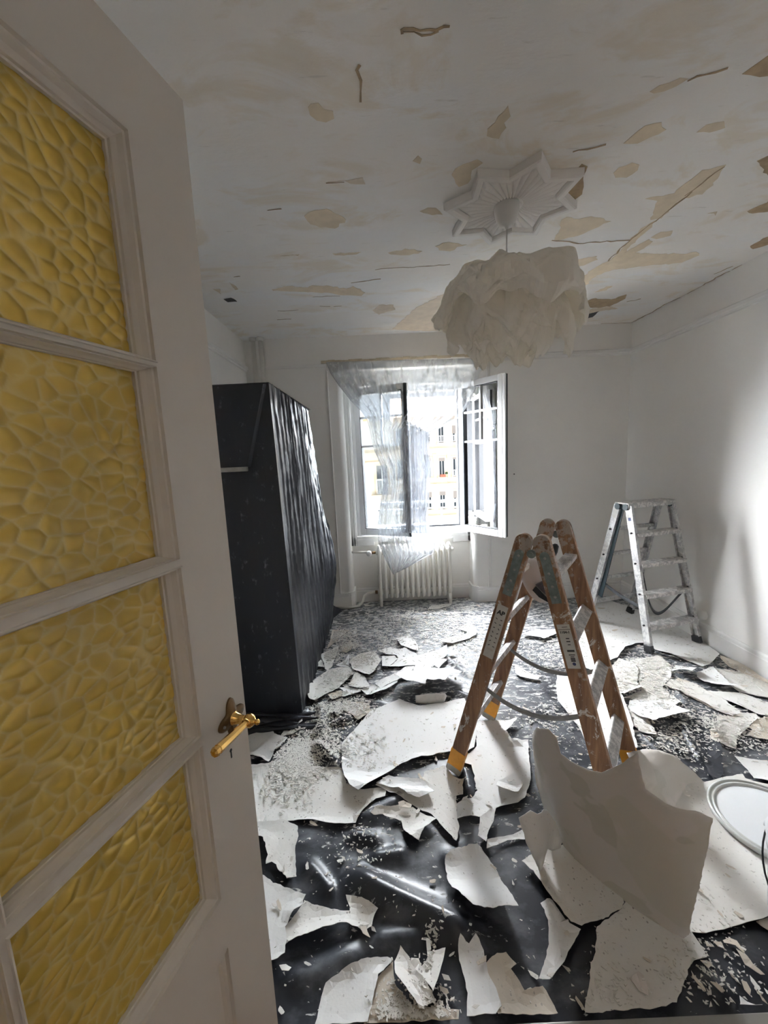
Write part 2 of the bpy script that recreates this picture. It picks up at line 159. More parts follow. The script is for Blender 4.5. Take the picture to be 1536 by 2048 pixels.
 ('plastic_strip','smooth dark overlapping strip of plastic behind the bucket lid',1,'K',[(1.522,1.922),(1.634,1.942),(1.703,1.928),(1.629,1.811),(1.578,1.72),(1.468,1.581),(1.411,1.546),(1.4,1.55),(1.452,1.698)],[]),
]
UPRIGHT = [
 ('curled_paper_sheet','big stiff grey-stained sheet curled up on edge in the right foreground','B',(0.636,1.297,0.004),(0.556,-0.831,0),(-0.201,-0.135,0.97),(-0.806,-0.54,-0.242),[(-0.055,0.529),(0.007,0.573),(0.039,0.564),(0.052,0.511),(0.09,0.513),(0.144,0.523),(0.187,0.543),(0.236,0.604),(0.289,0.686),(0.288,0.64),(0.3,0.563),(0.359,0.539),(0.399,0.533),(0.43,0.514),(0.421,0.403),(0.386,0.103),(0.38,0.034),(0.36,-0.005),(0.307,-0.014),(0.203,-0.034),(0.111,-0.041),(0.033,-0.02),(-0.017,0.04),(-0.048,0.084),(-0.167,-0.006),(-0.221,-0.006),(-0.213,0.083),(-0.142,0.29),(-0.088,0.464)],0),
 ('curled_paper_sheet','lit paper sheet rolled up behind the big curled sheet, next to the bucket lid','P',(0.952,1.318,0.004),(0.871,0.491,0),(-0.302,0.536,0.788),(0.387,-0.687,0.616),[(0.186,0.228),(0.244,0.214),(0.307,0.199),(0.359,0.174),(0.396,0.137),(0.435,0.067),(0.464,-0.002),(0.435,-0.028),(0.21,-0.008),(0.177,0.04),(0.119,0.105),(0.146,0.178)],1),
 ('curled_paper_scrap','small curled scrap with a zigzag bottom edge standing beneath the big curled sheet','W',(0.497,1.227,0.004),(0.978,0.21,0),(0.036,-0.17,0.985),(0.207,-0.963,-0.174),[(-0.08,0.219),(-0.045,0.258),(-0.021,0.243),(0.014,0.235),(0.04,0.206),(0.074,0.15),(0.099,0.075),(0.102,0.032),(0.08,0.001),(0.059,0.026),(0.039,0.057),(0.023,0.048),(0.017,0.025),(0,0.001),(-0.011,0.009),(-0.039,0.084),(-0.069,0.152)],2),
 ('curled_paper_scrap','low folded strip standing under the front edge of the bowed white sheet','W',(0.137,2.191,0.004),(0.999,-0.049,0),(-0.004,-0.087,0.996),(-0.049,-0.995,-0.087),[(-0.001,0.051),(0.072,0.064),(0.179,0.056),(0.188,0.045),(0.163,-0.003),(0.071,-0.004),(0,0)],3),
]
CEILING_PATCHES = [
 ('t',[(-0.182,1.42),(-0.171,1.408),(-0.147,1.406),(-0.133,1.43),(-0.105,1.438),(-0.105,1.466),(-0.134,1.479),(-0.163,1.47),(-0.181,1.448)]),
 ('t',[(0.17,1.672),(0.188,1.645),(0.204,1.664),(0.199,1.688)]),
 ('t',[(0.333,1.757),(0.366,1.703),(0.418,1.678),(0.444,1.699),(0.41,1.736),(0.411,1.811),(0.377,1.831)]),
 ('l',[(-0.167,1.766),(-0.084,1.761),(-0.024,1.749),(-0.015,1.788),(-0.056,1.785)]),
 ('t',[(0.425,1.568),(0.438,1.511),(0.456,1.468),(0.462,1.448),(0.472,1.469),(0.483,1.536),(0.472,1.583)]),
 ('t',[(0.903,1.421),(0.92,1.4),(0.967,1.378),(0.996,1.382),(0.976,1.406),(0.922,1.428)]),
 ('b',[(1.155,1.375),(1.171,1.341),(1.203,1.308),(1.286,1.39),(1.22,1.387),(1.184,1.379)]),
 ('t',[(0.949,1.633),(0.959,1.599),(0.977,1.556),(1.027,1.543),(1.067,1.577),(1.032,1.608),(1.003,1.636)]),
 ('t',[(1.191,1.596),(1.199,1.564),(1.253,1.552),(1.281,1.581),(1.24,1.599)]),
 ('t',[(1.003,1.79),(1.007,1.759),(1.045,1.736),(1.083,1.749),(1.096,1.78),(1.076,1.822),(1.028,1.819)]),
 ('t',[(1.253,1.972),(1.365,1.942),(1.364,1.876),(1.374,1.798),(1.402,1.795),(1.45,1.772),(1.464,1.815),(1.502,1.897),(1.503,1.958),(1.435,1.979),(1.426,2.06),(1.443,2.135),(1.396,2.147),(1.345,2.04),(1.324,1.991)]),
 ('b',[(1.562,1.759),(1.609,1.713),(1.788,1.893),(1.698,1.852)]),
 ('b',[(0.855,1.888),(0.847,1.796),(0.843,1.729),(0.874,1.746),(0.909,1.845),(0.939,1.918),(0.924,1.955)]),
 ('t',[(-0.304,1.983),(-0.253,1.945),(-0.193,1.937),(-0.127,2.003),(-0.123,2.048),(-0.175,2.092),(-0.244,2.079),(-0.296,2.022)]),
 ('t',[(0.087,2.347),(0.179,2.313),(0.275,2.347),(0.255,2.371),(0.183,2.383),(0.101,2.366)]),
 ('t',[(0.34,2.302),(0.375,2.272),(0.437,2.277),(0.511,2.3),(0.43,2.361),(0.369,2.347)]),
 ('t',[(0.227,1.987),(0.262,1.963),(0.299,1.968),(0.337,2.02),(0.267,2.008)]),
 ('t',[(-0.504,2.328),(-0.396,2.321),(-0.408,2.335)]),
 ('t',[(-0.216,2.329),(-0.06,2.325),(-0.088,2.349),(-0.205,2.347)]),
 ('t',[(-0.664,2.745),(-0.549,2.708),(-0.431,2.745),(-0.394,2.712),(-0.282,2.737),(-0.181,2.785),(-0.135,2.753),(-0.06,2.864),(-0.09,2.916),(-0.234,2.885),(-0.306,2.837),(-0.485,2.803),(-0.659,2.766)]),
 ('l',[(-0.018,3.202),(0.033,3.094),(0.141,3.107),(0.157,3.207),(0.082,3.249),(0.031,3.296)]),
 ('l',[(0.144,3.674),(0.219,3.453),(0.316,3.177),(0.433,3.034),(0.505,2.901),(0.608,2.967),(0.74,3.37),(0.71,3.779),(0.472,3.772),(0.262,3.723)]),
 ('t',[(-1.028,2.704),(-0.983,2.709),(-1.008,2.784)]),
 ('t',[(-0.889,2.612),(-0.873,2.722),(-0.897,2.731)]),
 ('k',[(-1.024,2.863),(-0.968,2.848),(-0.95,2.915),(-1.016,2.916)]),
 ('t',[(0.978,2.292),(0.97,2.224),(0.933,2.109),(0.951,2.087),(1.017,2.11),(1.07,2.091),(1.145,2.114),(1.196,2.141),(1.157,2.187),(1.092,2.26),(1.005,2.301)]),
 ('t',[(1.054,2.698),(1.163,2.542),(1.317,2.497),(1.346,2.542),(1.299,2.608),(1.169,2.69)]),
 ('t',[(1.366,2.834),(1.392,2.636),(1.431,2.55),(1.419,2.403),(1.395,2.219),(1.423,2.153),(1.448,2.211),(1.444,2.317),(1.453,2.406),(1.464,2.478),(1.487,2.409),(1.514,2.33),(1.555,2.385),(1.529,2.476),(1.664,2.504),(1.862,2.522),(1.905,2.501),(1.959,2.548),(1.92,2.632),(1.729,2.65),(1.644,2.67),(1.528,2.687),(1.459,2.759),(1.462,2.91)]),
 ('t',[(1.512,2.316),(1.529,2.263),(1.586,2.254),(1.611,2.304),(1.555,2.334)]),
 ('t',[(1.653,2.112),(1.69,2.098),(1.71,2.134)]),
 ('b',[(1.846,2.11),(1.878,1.995),(1.992,2.11),(1.915,2.124)]),
 ('b',[(2.187,2.463),(2.181,2.38),(2.222,2.341),(2.284,2.456),(2.237,2.499)]),
 ('t',[(1.593,3.044),(1.633,2.952),(1.669,2.944),(1.669,3.016)]),
 ('b',[(1.585,3.258),(1.648,3.168),(1.806,3.2),(1.872,3.114),(1.914,3.199),(1.883,3.353),(1.754,3.368)]),
 ('l',[(1.708,3.483),(1.763,3.384),(1.887,3.36),(1.986,3.412),(1.856,3.45),(1.792,3.507)]),
 ('k',[(1.693,3.68),(1.735,3.561),(1.856,3.45),(1.875,3.597),(1.795,3.683)]),
 ('k',[(0.908,2.5),(0.914,2.454),(0.955,2.441),(0.95,2.487)]),
]
RIDGES = [
 (0.05,0.045,[(-0.202,1.253),(-0.161,1.215),(-0.096,1.172),(-0.025,1.137),(0.072,1.093),(0.158,1.053),(0.213,1.023),(0.232,1.019),(0.266,1.016)]),
 (0.022,0.03,[(-0.107,1.027),(-0.037,1.034),(0.019,1.038),(0.08,1.034)]),
 (0.022,0.022,[(-0.363,1.287),(-0.317,1.247),(-0.266,1.194),(-0.229,1.154)]),
 (0.02,0.025,[(-0.214,1.382),(-0.106,1.365),(-0.076,1.339),(-0.056,1.335)]),
 (0.02,0.03,[(-0.121,1.283),(-0.042,1.288),(0.038,1.298)]),
 (0.025,0.03,[(-0.175,1.419),(-0.102,1.477),(-0.038,1.51),(0.028,1.537)]),
 (0.03,0.018,[(0.325,1.703),(0.324,1.626),(0.318,1.513)]),
 (0.025,0.02,[(0.385,2.299),(0.434,2.261),(0.473,2.213)]),
 (0.02,0.02,[(0.377,2.8),(0.458,2.606),(0.515,2.475),(0.56,2.432)]),
 (0.016,0.015,[(0.429,2.676),(0.503,2.548),(0.572,2.46)]),
 (0.045,0.025,[(-0.444,2.246),(-0.417,2.128),(-0.406,2.021),(-0.436,1.933)]),
 (0.045,0.025,[(-0.422,1.902),(-0.344,1.805),(-0.269,1.717)]),
 (0.03,0.018,[(-0.39,2.141),(-0.314,2.106),(-0.222,2.071)]),
 (0.03,0.018,[(-0.361,2.032),(-0.309,2.063),(-0.222,2.074)]),
 (0.025,0.03,[(-0.526,2.227),(-0.511,2.049),(-0.508,1.944)]),
 (0.02,0.03,[(-0.375,0.931),(-0.251,0.96),(-0.121,1.02)]),
 (0.018,0.03,[(0.148,1.267),(0.209,1.274),(0.297,1.31)]),
 (0.018,0.02,[(0.59,1.899),(0.598,1.833),(0.649,1.835)]),
 (0.022,0.012,[(1.535,1.927),(1.481,1.779),(1.431,1.637)]),
 (0.02,0.03,[(1.689,1.923),(1.624,1.804),(1.58,1.728),(1.496,1.633)]),
 (0.02,0.02,[(1.673,2.049),(1.715,2.186),(1.663,2.11)]),
 (0.008,0.03,[(0.883,0.934),(0.915,0.906),(0.972,0.862)]),
 (0.006,0.03,[(0.947,0.97),(0.986,0.934),(1.019,0.911)]),
 (0.018,0.025,[(0.826,0.927),(0.856,0.891),(0.886,0.849)]),
 (0.02,0.02,[(-0.544,3.638),(-0.308,3.651),(0.086,3.645),(0.339,3.536)]),
 (0.02,0.03,[(-0.36,3.502),(-0.21,3.56),(-0.071,3.379)]),
 (0.018,0.02,[(0.062,3.689),(0.287,3.542),(0.585,3.488),(0.893,3.51)]),
 (0.015,0.02,[(-0.252,2.255),(-0.12,2.229),(-0.031,2.222)]),
 (0.02,0.02,[(1.284,1.85),(1.299,1.751),(1.338,1.686)]),
 (0.02,0.02,[(1.36,1.851),(1.38,1.752),(1.39,1.682)]),
]
FILM_ROWS = [
 ((-0.47,3.784,2.374),(0.992,3.784,2.344),0.002),
 ((-0.438,3.772,2.277),(0.95,3.772,2.229),0.005),
 ((-0.361,3.745,2.149),(0.891,3.745,2.067),0.008),
 ((-0.265,3.72,2.017),(0.824,3.72,1.932),0.01),
 ((-0.169,3.7,1.912),(0.712,3.7,1.801),0.012),
 ((-0.123,3.7,1.838),(0.572,3.7,1.735),0.013),
 ((-0.104,3.7,1.756),(0.446,3.7,1.682),0.013),
 ((-0.091,3.7,1.647),(0.434,3.7,1.578),0.014),
 ((-0.06,3.7,1.531),(0.44,3.7,1.463),0.014),
 ((-0.006,3.7,1.39),(0.45,3.7,1.346),0.014),
 ((0.006,3.7,1.25),(0.427,3.7,1.207),0.014),
 ((-0.036,3.7,1.039),(0.407,3.7,0.995),0.014),
 ((-0.069,3.7,0.849),(0.42,3.7,0.802),0.014),
 ((-0.068,3.7,0.664),(0.473,3.7,0.628),0.012),
 ((-0.013,3.7,0.513),(0.461,3.7,0.55),0.01),
 ((0.058,3.7,0.355),(0.186,3.7,0.414),0.004),
]
TAIL_ROWS = [
 ((0.21,3.685,1.786),(0.436,3.685,1.695),0.004),
 ((0.182,3.68,1.679),(0.441,3.68,1.599),0.012),
 ((0.171,3.675,1.521),(0.446,3.675,1.462),0.014),
 ((0.183,3.675,1.359),(0.451,3.675,1.324),0.014),
 ((0.194,3.675,1.149),(0.426,3.675,1.115),0.014),
 ((0.176,3.675,0.937),(0.411,3.675,0.903),0.014),
 ((0.141,3.68,0.77),(0.435,3.68,0.742),0.012),
]
CRACKS = [
 (0.004,[(0.102,1.209),(0.109,1.201),(0.153,1.205),(0.197,1.204),(0.23,1.199)]),
 (0.003,[(0.109,1.203),(0.159,1.219),(0.202,1.209)]),
 (0.006,[(-0.016,1.285),(-0.014,1.335),(-0.015,1.409)]),
 (0.003,[(-0.171,1.769),(-0.1,1.769)]),
 (0.003,[(-0.454,1.933),(-0.393,1.921)]),
 (0.004,[(0.882,1.629),(0.823,1.647),(0.775,1.662)]),
 (0.004,[(0.995,1.385),(1.04,1.369),(1.092,1.352)]),
 (0.004,[(1.429,1.966),(1.44,1.881),(1.452,1.782)]),
 (0.005,[(0.97,2.291),(1.132,2.341),(1.343,2.33),(1.406,2.331)]),
 (0.006,[(1.424,2.567),(1.409,2.387),(1.413,2.247),(1.431,2.124),(1.434,2.052),(1.438,1.935)]),
 (0.004,[(1.962,3.26),(2.015,3.238),(2.043,3.214)]),
 (0.005,[(2.339,3.787),(2.349,3.572),(2.336,3.334),(2.357,3.182),(2.353,3.042),(2.343,2.849),(2.362,2.711),(2.368,2.543)]),
 (0.004,[(2.054,3.787),(2.215,3.797),(2.344,3.796)]),
 (0.004,[(2.282,2.822),(2.311,2.716)]),
 (0.003,[(-0.718,3.114),(-0.649,3.129),(-0.567,3.116)]),
 (0.003,[(-0.781,3.31),(-0.664,3.303)]),
 (0.004,[(-0.142,2.703),(-0.068,2.687),(0.046,2.664)]),
 (0.003,[(-0.303,3.084),(-0.243,3.082)]),
 (0.003,[(0.017,2.537),(0.085,2.527),(0.269,2.525),(0.457,2.513)]),
 (0.003,[(-0.425,2.891),(-0.235,2.899)]),
 (0.003,[(-0.407,3.062),(-0.326,3.081)]),
 (0.003,[(-0.833,2.544),(-0.797,2.54)]),
]
HEAPS = [
 (-0.506,1.888,0.1,900),
 (-0.504,1.798,0.1,700),
 (-0.435,1.741,0.1,700),
 (-0.389,1.967,0.1,600),
 (-0.346,2.173,0.1,600),
 (-0.328,1.842,0.09,500),
 (-0.478,2.123,0.1,500),
 (-0.584,1.858,0.12,500),
 (-0.501,1.681,0.14,220),
 (-0.607,1.711,0.12,300),
 (-0.034,0.859,0.05,420),
 (0.026,0.851,0.06,420),
 (0.083,0.858,0.05,250),
 (0.093,1.026,0.025,45),
 (0.071,0.962,0.025,40),
 (-0.43,3.164,0.12,700),
 (-0.332,2.98,0.08,400),
 (-0.204,2.74,0.1,500),
 (-0.442,2.809,0.08,300),
 (-0.217,2.171,0.12,500),
 (-0.318,2.209,0.12,400),
 (-0.359,2.495,0.12,300),
 (0.155,3.472,0.25,500),
 (-0.071,3.039,0.3,600),
 (0.521,3.128,0.3,700),
 (0.718,2.961,0.25,500),
 (0.58,3.46,0.3,500),
 (1.587,2.236,0.2,700),
 (1.751,2.477,0.15,500),
 (1.555,2.309,0.2,500),
 (1.696,1.941,0.12,300),
 (1.672,1.836,0.15,400),
 (1.876,1.853,0.15,300),
 (1.448,1.832,0.15,350),
 (1.352,1.77,0.12,300),
 (2.269,2.324,0.15,300),
 (1.4,2.782,0.2,300),
 (1.058,2.691,0.25,500),
 (0.832,1.993,0.2,300),
 (-0.454,1.607,0.1,250),
 (-0.155,1.818,0.15,250),
 (-0.162,1.317,0.12,120),
 (0.821,0.903,0.1,160),
 (0.933,0.954,0.12,120),
 (0.56,0.869,0.1,100),
]

# ---------------------------------------------------------------- materials
def nodes_of(name):
    m = bpy.data.materials.new(name); m.use_nodes = True
    nt = m.node_tree
    return m, nt, nt.nodes['Principled BSDF'], nt.nodes['Material Output']
def N(nt, t, **kw):
    n = nt.nodes.new(t)
    for k, v in kw.items(): setattr(n, k, v)
    return n
def pos(nt, scale=(1, 1, 1), rot=(0, 0, 0), obj=False):
    mp = N(nt, 'ShaderNodeMapping')
    mp.inputs['Scale'].default_value = scale; mp.inputs['Rotation'].default_value = rot
    if obj:
        nt.links.new(N(nt, 'ShaderNodeTexCoord').outputs['Object'], mp.inputs['Vector'])
    else:
        nt.links.new(N(nt, 'ShaderNodeNewGeometry').outputs['Position'], mp.inputs['Vector'])
    return mp.outputs['Vector']
def noise_tex(nt, vec, scale, detail=4, rough=.55, dist=0):
    n = N(nt, 'ShaderNodeTexNoise')
    n.inputs['Scale'].default_value = scale; n.inputs['Detail'].default_value = detail
    n.inputs['Roughness'].default_value = rough; n.inputs['Distortion'].default_value = dist
    nt.links.new(vec, n.inputs['Vector'])
    return n.outputs['Fac']
def ramp(nt, fac, stops):
    r = N(nt, 'ShaderNodeValToRGB')
    e = r.color_ramp.elements
    while len(e) < len(stops): e.new(.5)
    for el, (p, c) in zip(e, stops):
        el.position = p; el.color = (c, c, c, 1) if isinstance(c, (int, float)) else (*c, 1)
    nt.links.new(fac, r.inputs['Fac'])
    return r.outputs['Color']
def mixc(nt, fac, a, b):
    m = N(nt, 'ShaderNodeMix', data_type='RGBA')
    for sock, v in ((m.inputs[0], fac), (m.inputs[6], a), (m.inputs[7], b)):
        if isinstance(v, bpy.types.NodeSocket): nt.links.new(v, sock)
        elif isinstance(v, (int, float)): sock.default_value = v
        else: sock.default_value = (*v, 1)
    return m.outputs[2]
def math_(nt, op, a, b=0.0):
    m = N(nt, 'ShaderNodeMath', operation=op)
    for sock, v in ((m.inputs[0], a), (m.inputs[1], b)):
        if isinstance(v, bpy.types.NodeSocket): nt.links.new(v, sock)
        else: sock.default_value = v
    return m.outputs[0]
def bump(nt, bsdf, h, strength=.2, dist=.01):
    b = N(nt, 'ShaderNodeBump')
    b.inputs['Strength'].default_value = strength; b.inputs['Distance'].default_value = dist
    nt.links.new(h, b.inputs['Height']); nt.links.new(b.outputs['Normal'], bsdf.inputs['Normal'])
def plain(name, c, rough=.6, metal=0.0, spec=.5, var=0.0, vscale=6, bmp=0.0, bscale=60):
    m, nt, b, o = nodes_of(name)
    b.inputs['Base Color'].default_value = (*c, 1); b.inputs['Roughness'].default_value = rough
    b.inputs['Metallic'].default_value = metal; b.inputs['Specular IOR Level'].default_value = spec
    v = pos(nt)
    if var:
        f = noise_tex(nt, v, vscale, 5)
        c2 = tuple(x * (1 - var) for x in c)
        nt.links.new(mixc(nt, ramp(nt, f, [(.35, 0), (.65, 1)]), c2, c), b.inputs['Base Color'])
    if bmp: bump(nt, b, noise_tex(nt, v, bscale, 3), bmp, .003)
    return m

M_WALL = plain('white_wall_paint', (.90, .89, .865), .7, var=.035, vscale=2.2, bmp=.12, bscale=90)
M_TRIM = plain('white_trim_paint', (.86, .855, .84), .45, var=.03, vscale=5)
M_LINING = plain('white_window_lining', (.86, .86, .85), .4)
M_PVC = plain('white_window_plastic', (.84, .85, .86), .3)
M_DARKSEAL = plain('dark_rubber_seal', (.02, .022, .026), .6)
M_DOOR = plain('taupe_white_door_paint', (.66, .62, .575), .45, var=.03, vscale=4, bmp=.04, bscale=120)
M_RAD = plain('cream_radiator_enamel', (.80, .78, .73), .35, var=.04, vscale=20)
M_PIPE = plain('cream_pipe_paint', (.74, .72, .68), .4)
M_BRASS = plain('polished_brass', (.80, .50, .16), .18, metal=1.0)
M_BRONZE = plain('dark_bronze', (.16, .10, .05), .4, metal=.9)
M_BLACK = plain('black_void', (.008, .008, .009), .7)
M_FLOOR = plain('dark_red_brown_floorboards', (.075, .035, .03), .5, var=.3, vscale=14)
M_HALLFLOOR = plain('hall_floor_wood', (.30, .19, .11), .4, var=.3, vscale=9)
M_GREYBAR = plain('grey_metal_bar', (.30, .29, .27), .45, metal=.3)
M_PATCH_T = plain('tan_old_plaster', (.70, .60, .46), .85, var=.14, vscale=14, bmp=.2, bscale=50)
M_PATCH_L = plain('pale_peach_plaster', (.74, .64, .52), .85, var=.14, vscale=14, bmp=.2, bscale=50)
M_PATCH_B = plain('brown_stained_plaster', (.38, .28, .17), .85, var=.3, vscale=25, bmp=.2, bscale=50)
M_PATCH_K = plain('dark_hole_lath', (.06, .06, .065), .9, var=.6, vscale=60)
M_STAR = plain('white_plaster_rosette', (.82, .80, .78), .75, var=.04, vscale=8)
M_CANOPY = plain('matt_white_plastic', (.72, .71, .70), .5)
M_ORANGE = plain('orange_tape', (.80, .36, .03), .5, var=.15, vscale=30)
M_GREYRUB = plain('dusty_grey_rubber', (.50, .49, .46), .8, var=.2, vscale=40)
M_BLACKRUB = plain('black_rubber', (.015, .015, .018), .55)
M_HINGE = plain('grey_green_steel', (.22, .26, .255), .5, metal=.5, var=.35, vscale=45)
M_STRAP = plain('grey_webbing', (.30, .30, .30), .8, var=.2, vscale=60)
M_DSTRAP = plain('dark_webbing', (.05, .052, .058), .8, var=.2, vscale=60)
M_STICKER = plain('worn_white_sticker', (.62, .61, .58), .5, var=.08, vscale=50)
M_INK = plain('black_ink', (.03, .03, .035), .6)
M_BLUEINK = plain('dark_blue_ink', (.02, .03, .12), .5)
M_TEAL = plain('dark_teal_paint_and_shade', (.012, .03, .038), .5)
M_BUCKET = plain('white_bucket_plastic', (.84, .86, .88), .35)
M_BUCKET_IN = plain('plaster_residue', (.62, .56, .52), .8, var=.15, vscale=18)
M_LIDRIM = plain('translucent_grey_lid_rim', (.66, .67, .65), .35)
M_WIRE = plain('dark_steel_wire', (.05, .05, .055), .4, metal=.8)
M_RAIL = plain('dark_grey_iron', (.055, .058, .065), .5)
M_STONE = plain('cream_stone', (.83, .75, .61), .9, var=.18, vscale=.8)
M_STONE2 = plain('warm_stone_moulding', (.74, .58, .40), .9, var=.15, vscale=1.5)
M_FWIN = plain('dark_window_glass', (.02, .028, .035), .15)
M_FFRAME = plain('far_white_frame', (.6, .6, .6), .5)
M_SHUT = plain('grey_roller_blind', (.22, .19, .17), .6)
M_TERRA = plain('terracotta', (.35, .10, .06), .8)
M_LEAF = plain('dark_green_leaves', (.02, .05, .015), .8)
M_STREET = plain('street_asphalt', (.3, .3, .3), .9)
M_ROOFT = plain('orange_roof_tile', (.55, .33, .18), .8)
M_CRUMB = plain('pale_plaster_crumb', (.80, .775, .73), .85, var=.12, vscale=40)
M_TAPE = plain('beige_masking_tape', (.60, .52, .38), .6, var=.15, vscale=30)
M_BLUE = plain('blue_plastic', (.03, .05, .26), .4)
M_TROUGH = plain('mauve_white_plastic', (.60, .56, .55), .5, var=.05)
M_TROUGHIN = plain('dark_mauve_foam', (.10, .085, .095), .7, var=.4, vscale=40)

def mat_ceiling():
    m, nt, b, o = nodes_of('patchy_scraped_ceiling')
    v = pos(nt, (1, 1.5, 1))
    base = mixc(nt, ramp(nt, noise_tex(nt, v, 1.5, 5, .6, .6), [(.42, 0), (.6, 1)]), (.88, .855, .82), (.865, .87, .87))
    tan = ramp(nt, noise_tex(nt, pos(nt, (1.0, 1.9, 1), (0, 0, .3)), 1.9, 6, .62, .9), [(.52, 0), (.60, .75), (.68, 1)])
    c = mixc(nt, math_(nt, 'MULTIPLY', tan, .8), base, (.79, .715, .60))
    wht = ramp(nt, noise_tex(nt, pos(nt, (1.3, 2.6, 1)), 2.6, 4, .5, .4), [(.58, 0), (.66, 1)])
    c = mixc(nt, math_(nt, 'MULTIPLY', wht, .6), c, (.90, .895, .89))
    scr = ramp(nt, noise_tex(nt, pos(nt, (3, 22, 3), (0, 0, .12)), 2.2, 5, .6), [(.66, 0), (.72, 1)])
    c = mixc(nt, math_(nt, 'MULTIPLY', scr, .35), c, (.50, .47, .42))
    nt.links.new(c, b.inputs['Base Color'])
    b.inputs['Roughness'].default_value = .85
    bump(nt, b, noise_tex(nt, pos(nt, (2, 5, 2)), 6, 6, .6), .25, .008)
    return m
M_CEIL = mat_ceiling()

def mat_paper(name, c, dust, speck, back=False, stain=0.0):
    m, nt, b, o = nodes_of(name)
    v = pos(nt)
    n1 = ramp(nt, noise_tex(nt, v, 3.2, 5, .6), [(.42, 0), (.62, 1)])
    cc = mixc(nt, math_(nt, 'MULTIPLY', n1, dust), c, (.66, .60, .53))
    if stain:
        s = ramp(nt, noise_tex(nt, v, 3.6, 3, .5, .3), [(.49, 0), (.515, 1)])
        cc = mixc(nt, math_(nt, 'MULTIPLY', s, stain), cc, (.60, .585, .52))
        s2 = ramp(nt, noise_tex(nt, pos(nt, (1, 1, 1), (.5, .4, 1)), 4.8, 3, .5, .3), [(.60, 0), (.62, 1)])
        cc = mixc(nt, math_(nt, 'MULTIPLY', s2, stain * .8), cc, (.50, .49, .42))
    if speck:
        vo = N(nt, 'ShaderNodeTexVoronoi'); vo.inputs['Scale'].default_value = 62
        nt.links.new(pos(nt, (1, .8, 1), (0, 0, .5)), vo.inputs['Vector'])
        sp = math_(nt, 'LESS_THAN', vo.outputs['Distance'], .16)
        gate = ramp(nt, noise_tex(nt, v, 9, 4), [(.40, 0), (.62, 1)])
        cc = mixc(nt, math_(nt, 'MULTIPLY', math_(nt, 'MULTIPLY', sp, gate), speck), cc, (.30, .28, .26))
        sp2 = ramp(nt, noise_tex(nt, pos(nt, (1, 2.2, 1), (0, 0, .7)), 75, 2, .5), [(.70, 0), (.74, 1)])
        cc = mixc(nt, math_(nt, 'MULTIPLY', sp2, speck * .8), cc, (.36, .34, .31))
        hb = math_(nt, 'ADD', noise_tex(nt, v, 140, 2), math_(nt, 'MULTIPLY', sp2, -1.0))
    else:
        hb = noise_tex(nt, v, 140, 2)
    nt.links.new(cc, b.inputs['Base Color'])
    b.inputs['Roughness'].default_value = .8
    b.inputs['Specular IOR Level'].default_value = .3
    bump(nt, b, hb, .18, .002)
    return m
PAPER = {'W': mat_paper('clean_ceiling_paper', (.82, .82, .81), .10, .35),
         'D': mat_paper('dusty_ceiling_paper', (.78, .77, .74), .40, .85),
         'T': mat_paper('tan_paper_back', (.64, .575, .49), .5, .7),
         'P': mat_paper('pinkish_paper_back', (.70, .65, .615), .3, .1, stain=.35),
         'C': mat_paper('cream_ceiling_paper', (.84, .825, .79), .3, .5),
         'B': mat_paper('grey_stained_paper_back', (.66, .625, .595), .15, .0, stain=.65)}

def mat_black_plastic(name, dust=False, rough=.28):
    m, nt, b, o = nodes_of(name)
    v = pos(nt)
    base = (.020, .022, .030)
    b.inputs['Roughness'].default_value = rough
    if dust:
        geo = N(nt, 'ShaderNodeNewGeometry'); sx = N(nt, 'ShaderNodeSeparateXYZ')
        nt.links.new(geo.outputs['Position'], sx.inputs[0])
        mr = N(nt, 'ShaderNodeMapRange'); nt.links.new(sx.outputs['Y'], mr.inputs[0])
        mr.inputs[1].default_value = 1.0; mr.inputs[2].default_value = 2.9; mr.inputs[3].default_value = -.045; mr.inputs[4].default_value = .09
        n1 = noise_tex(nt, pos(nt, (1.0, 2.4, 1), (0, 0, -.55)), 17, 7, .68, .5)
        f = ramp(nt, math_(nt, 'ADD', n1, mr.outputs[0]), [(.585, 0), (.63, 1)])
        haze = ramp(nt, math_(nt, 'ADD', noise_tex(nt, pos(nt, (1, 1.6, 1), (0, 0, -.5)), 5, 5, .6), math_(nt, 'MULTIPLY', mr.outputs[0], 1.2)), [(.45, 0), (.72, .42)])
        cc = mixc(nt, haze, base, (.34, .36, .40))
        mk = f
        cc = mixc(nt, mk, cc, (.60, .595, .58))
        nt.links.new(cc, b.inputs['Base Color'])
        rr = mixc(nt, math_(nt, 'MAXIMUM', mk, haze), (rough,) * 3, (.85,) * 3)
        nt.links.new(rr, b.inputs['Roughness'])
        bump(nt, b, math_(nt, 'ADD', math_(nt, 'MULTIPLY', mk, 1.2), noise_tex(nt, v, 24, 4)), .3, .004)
    else:
        d = ramp(nt, noise_tex(nt, pos(nt, (1, 1, .6)), 26, 6, .7), [(.60, 0), (.74, .55)])
        nt.links.new(mixc(nt, d, base, (.25, .26, .28)), b.inputs['Base Color'])
        bump(nt, b, noise_tex(nt, pos(nt, (1, 1, .25)), 16, 4, .6), .35, .01)
    return m
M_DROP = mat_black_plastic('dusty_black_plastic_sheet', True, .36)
M_COVER = mat_black_plastic('black_plastic_cover', False, .42)
PAPER['K'] = mat_black_plastic('smooth_dark_plastic', False, .45)
M_COVER_SHINY = mat_black_plastic('shiny_black_plastic_cover', False, .29)

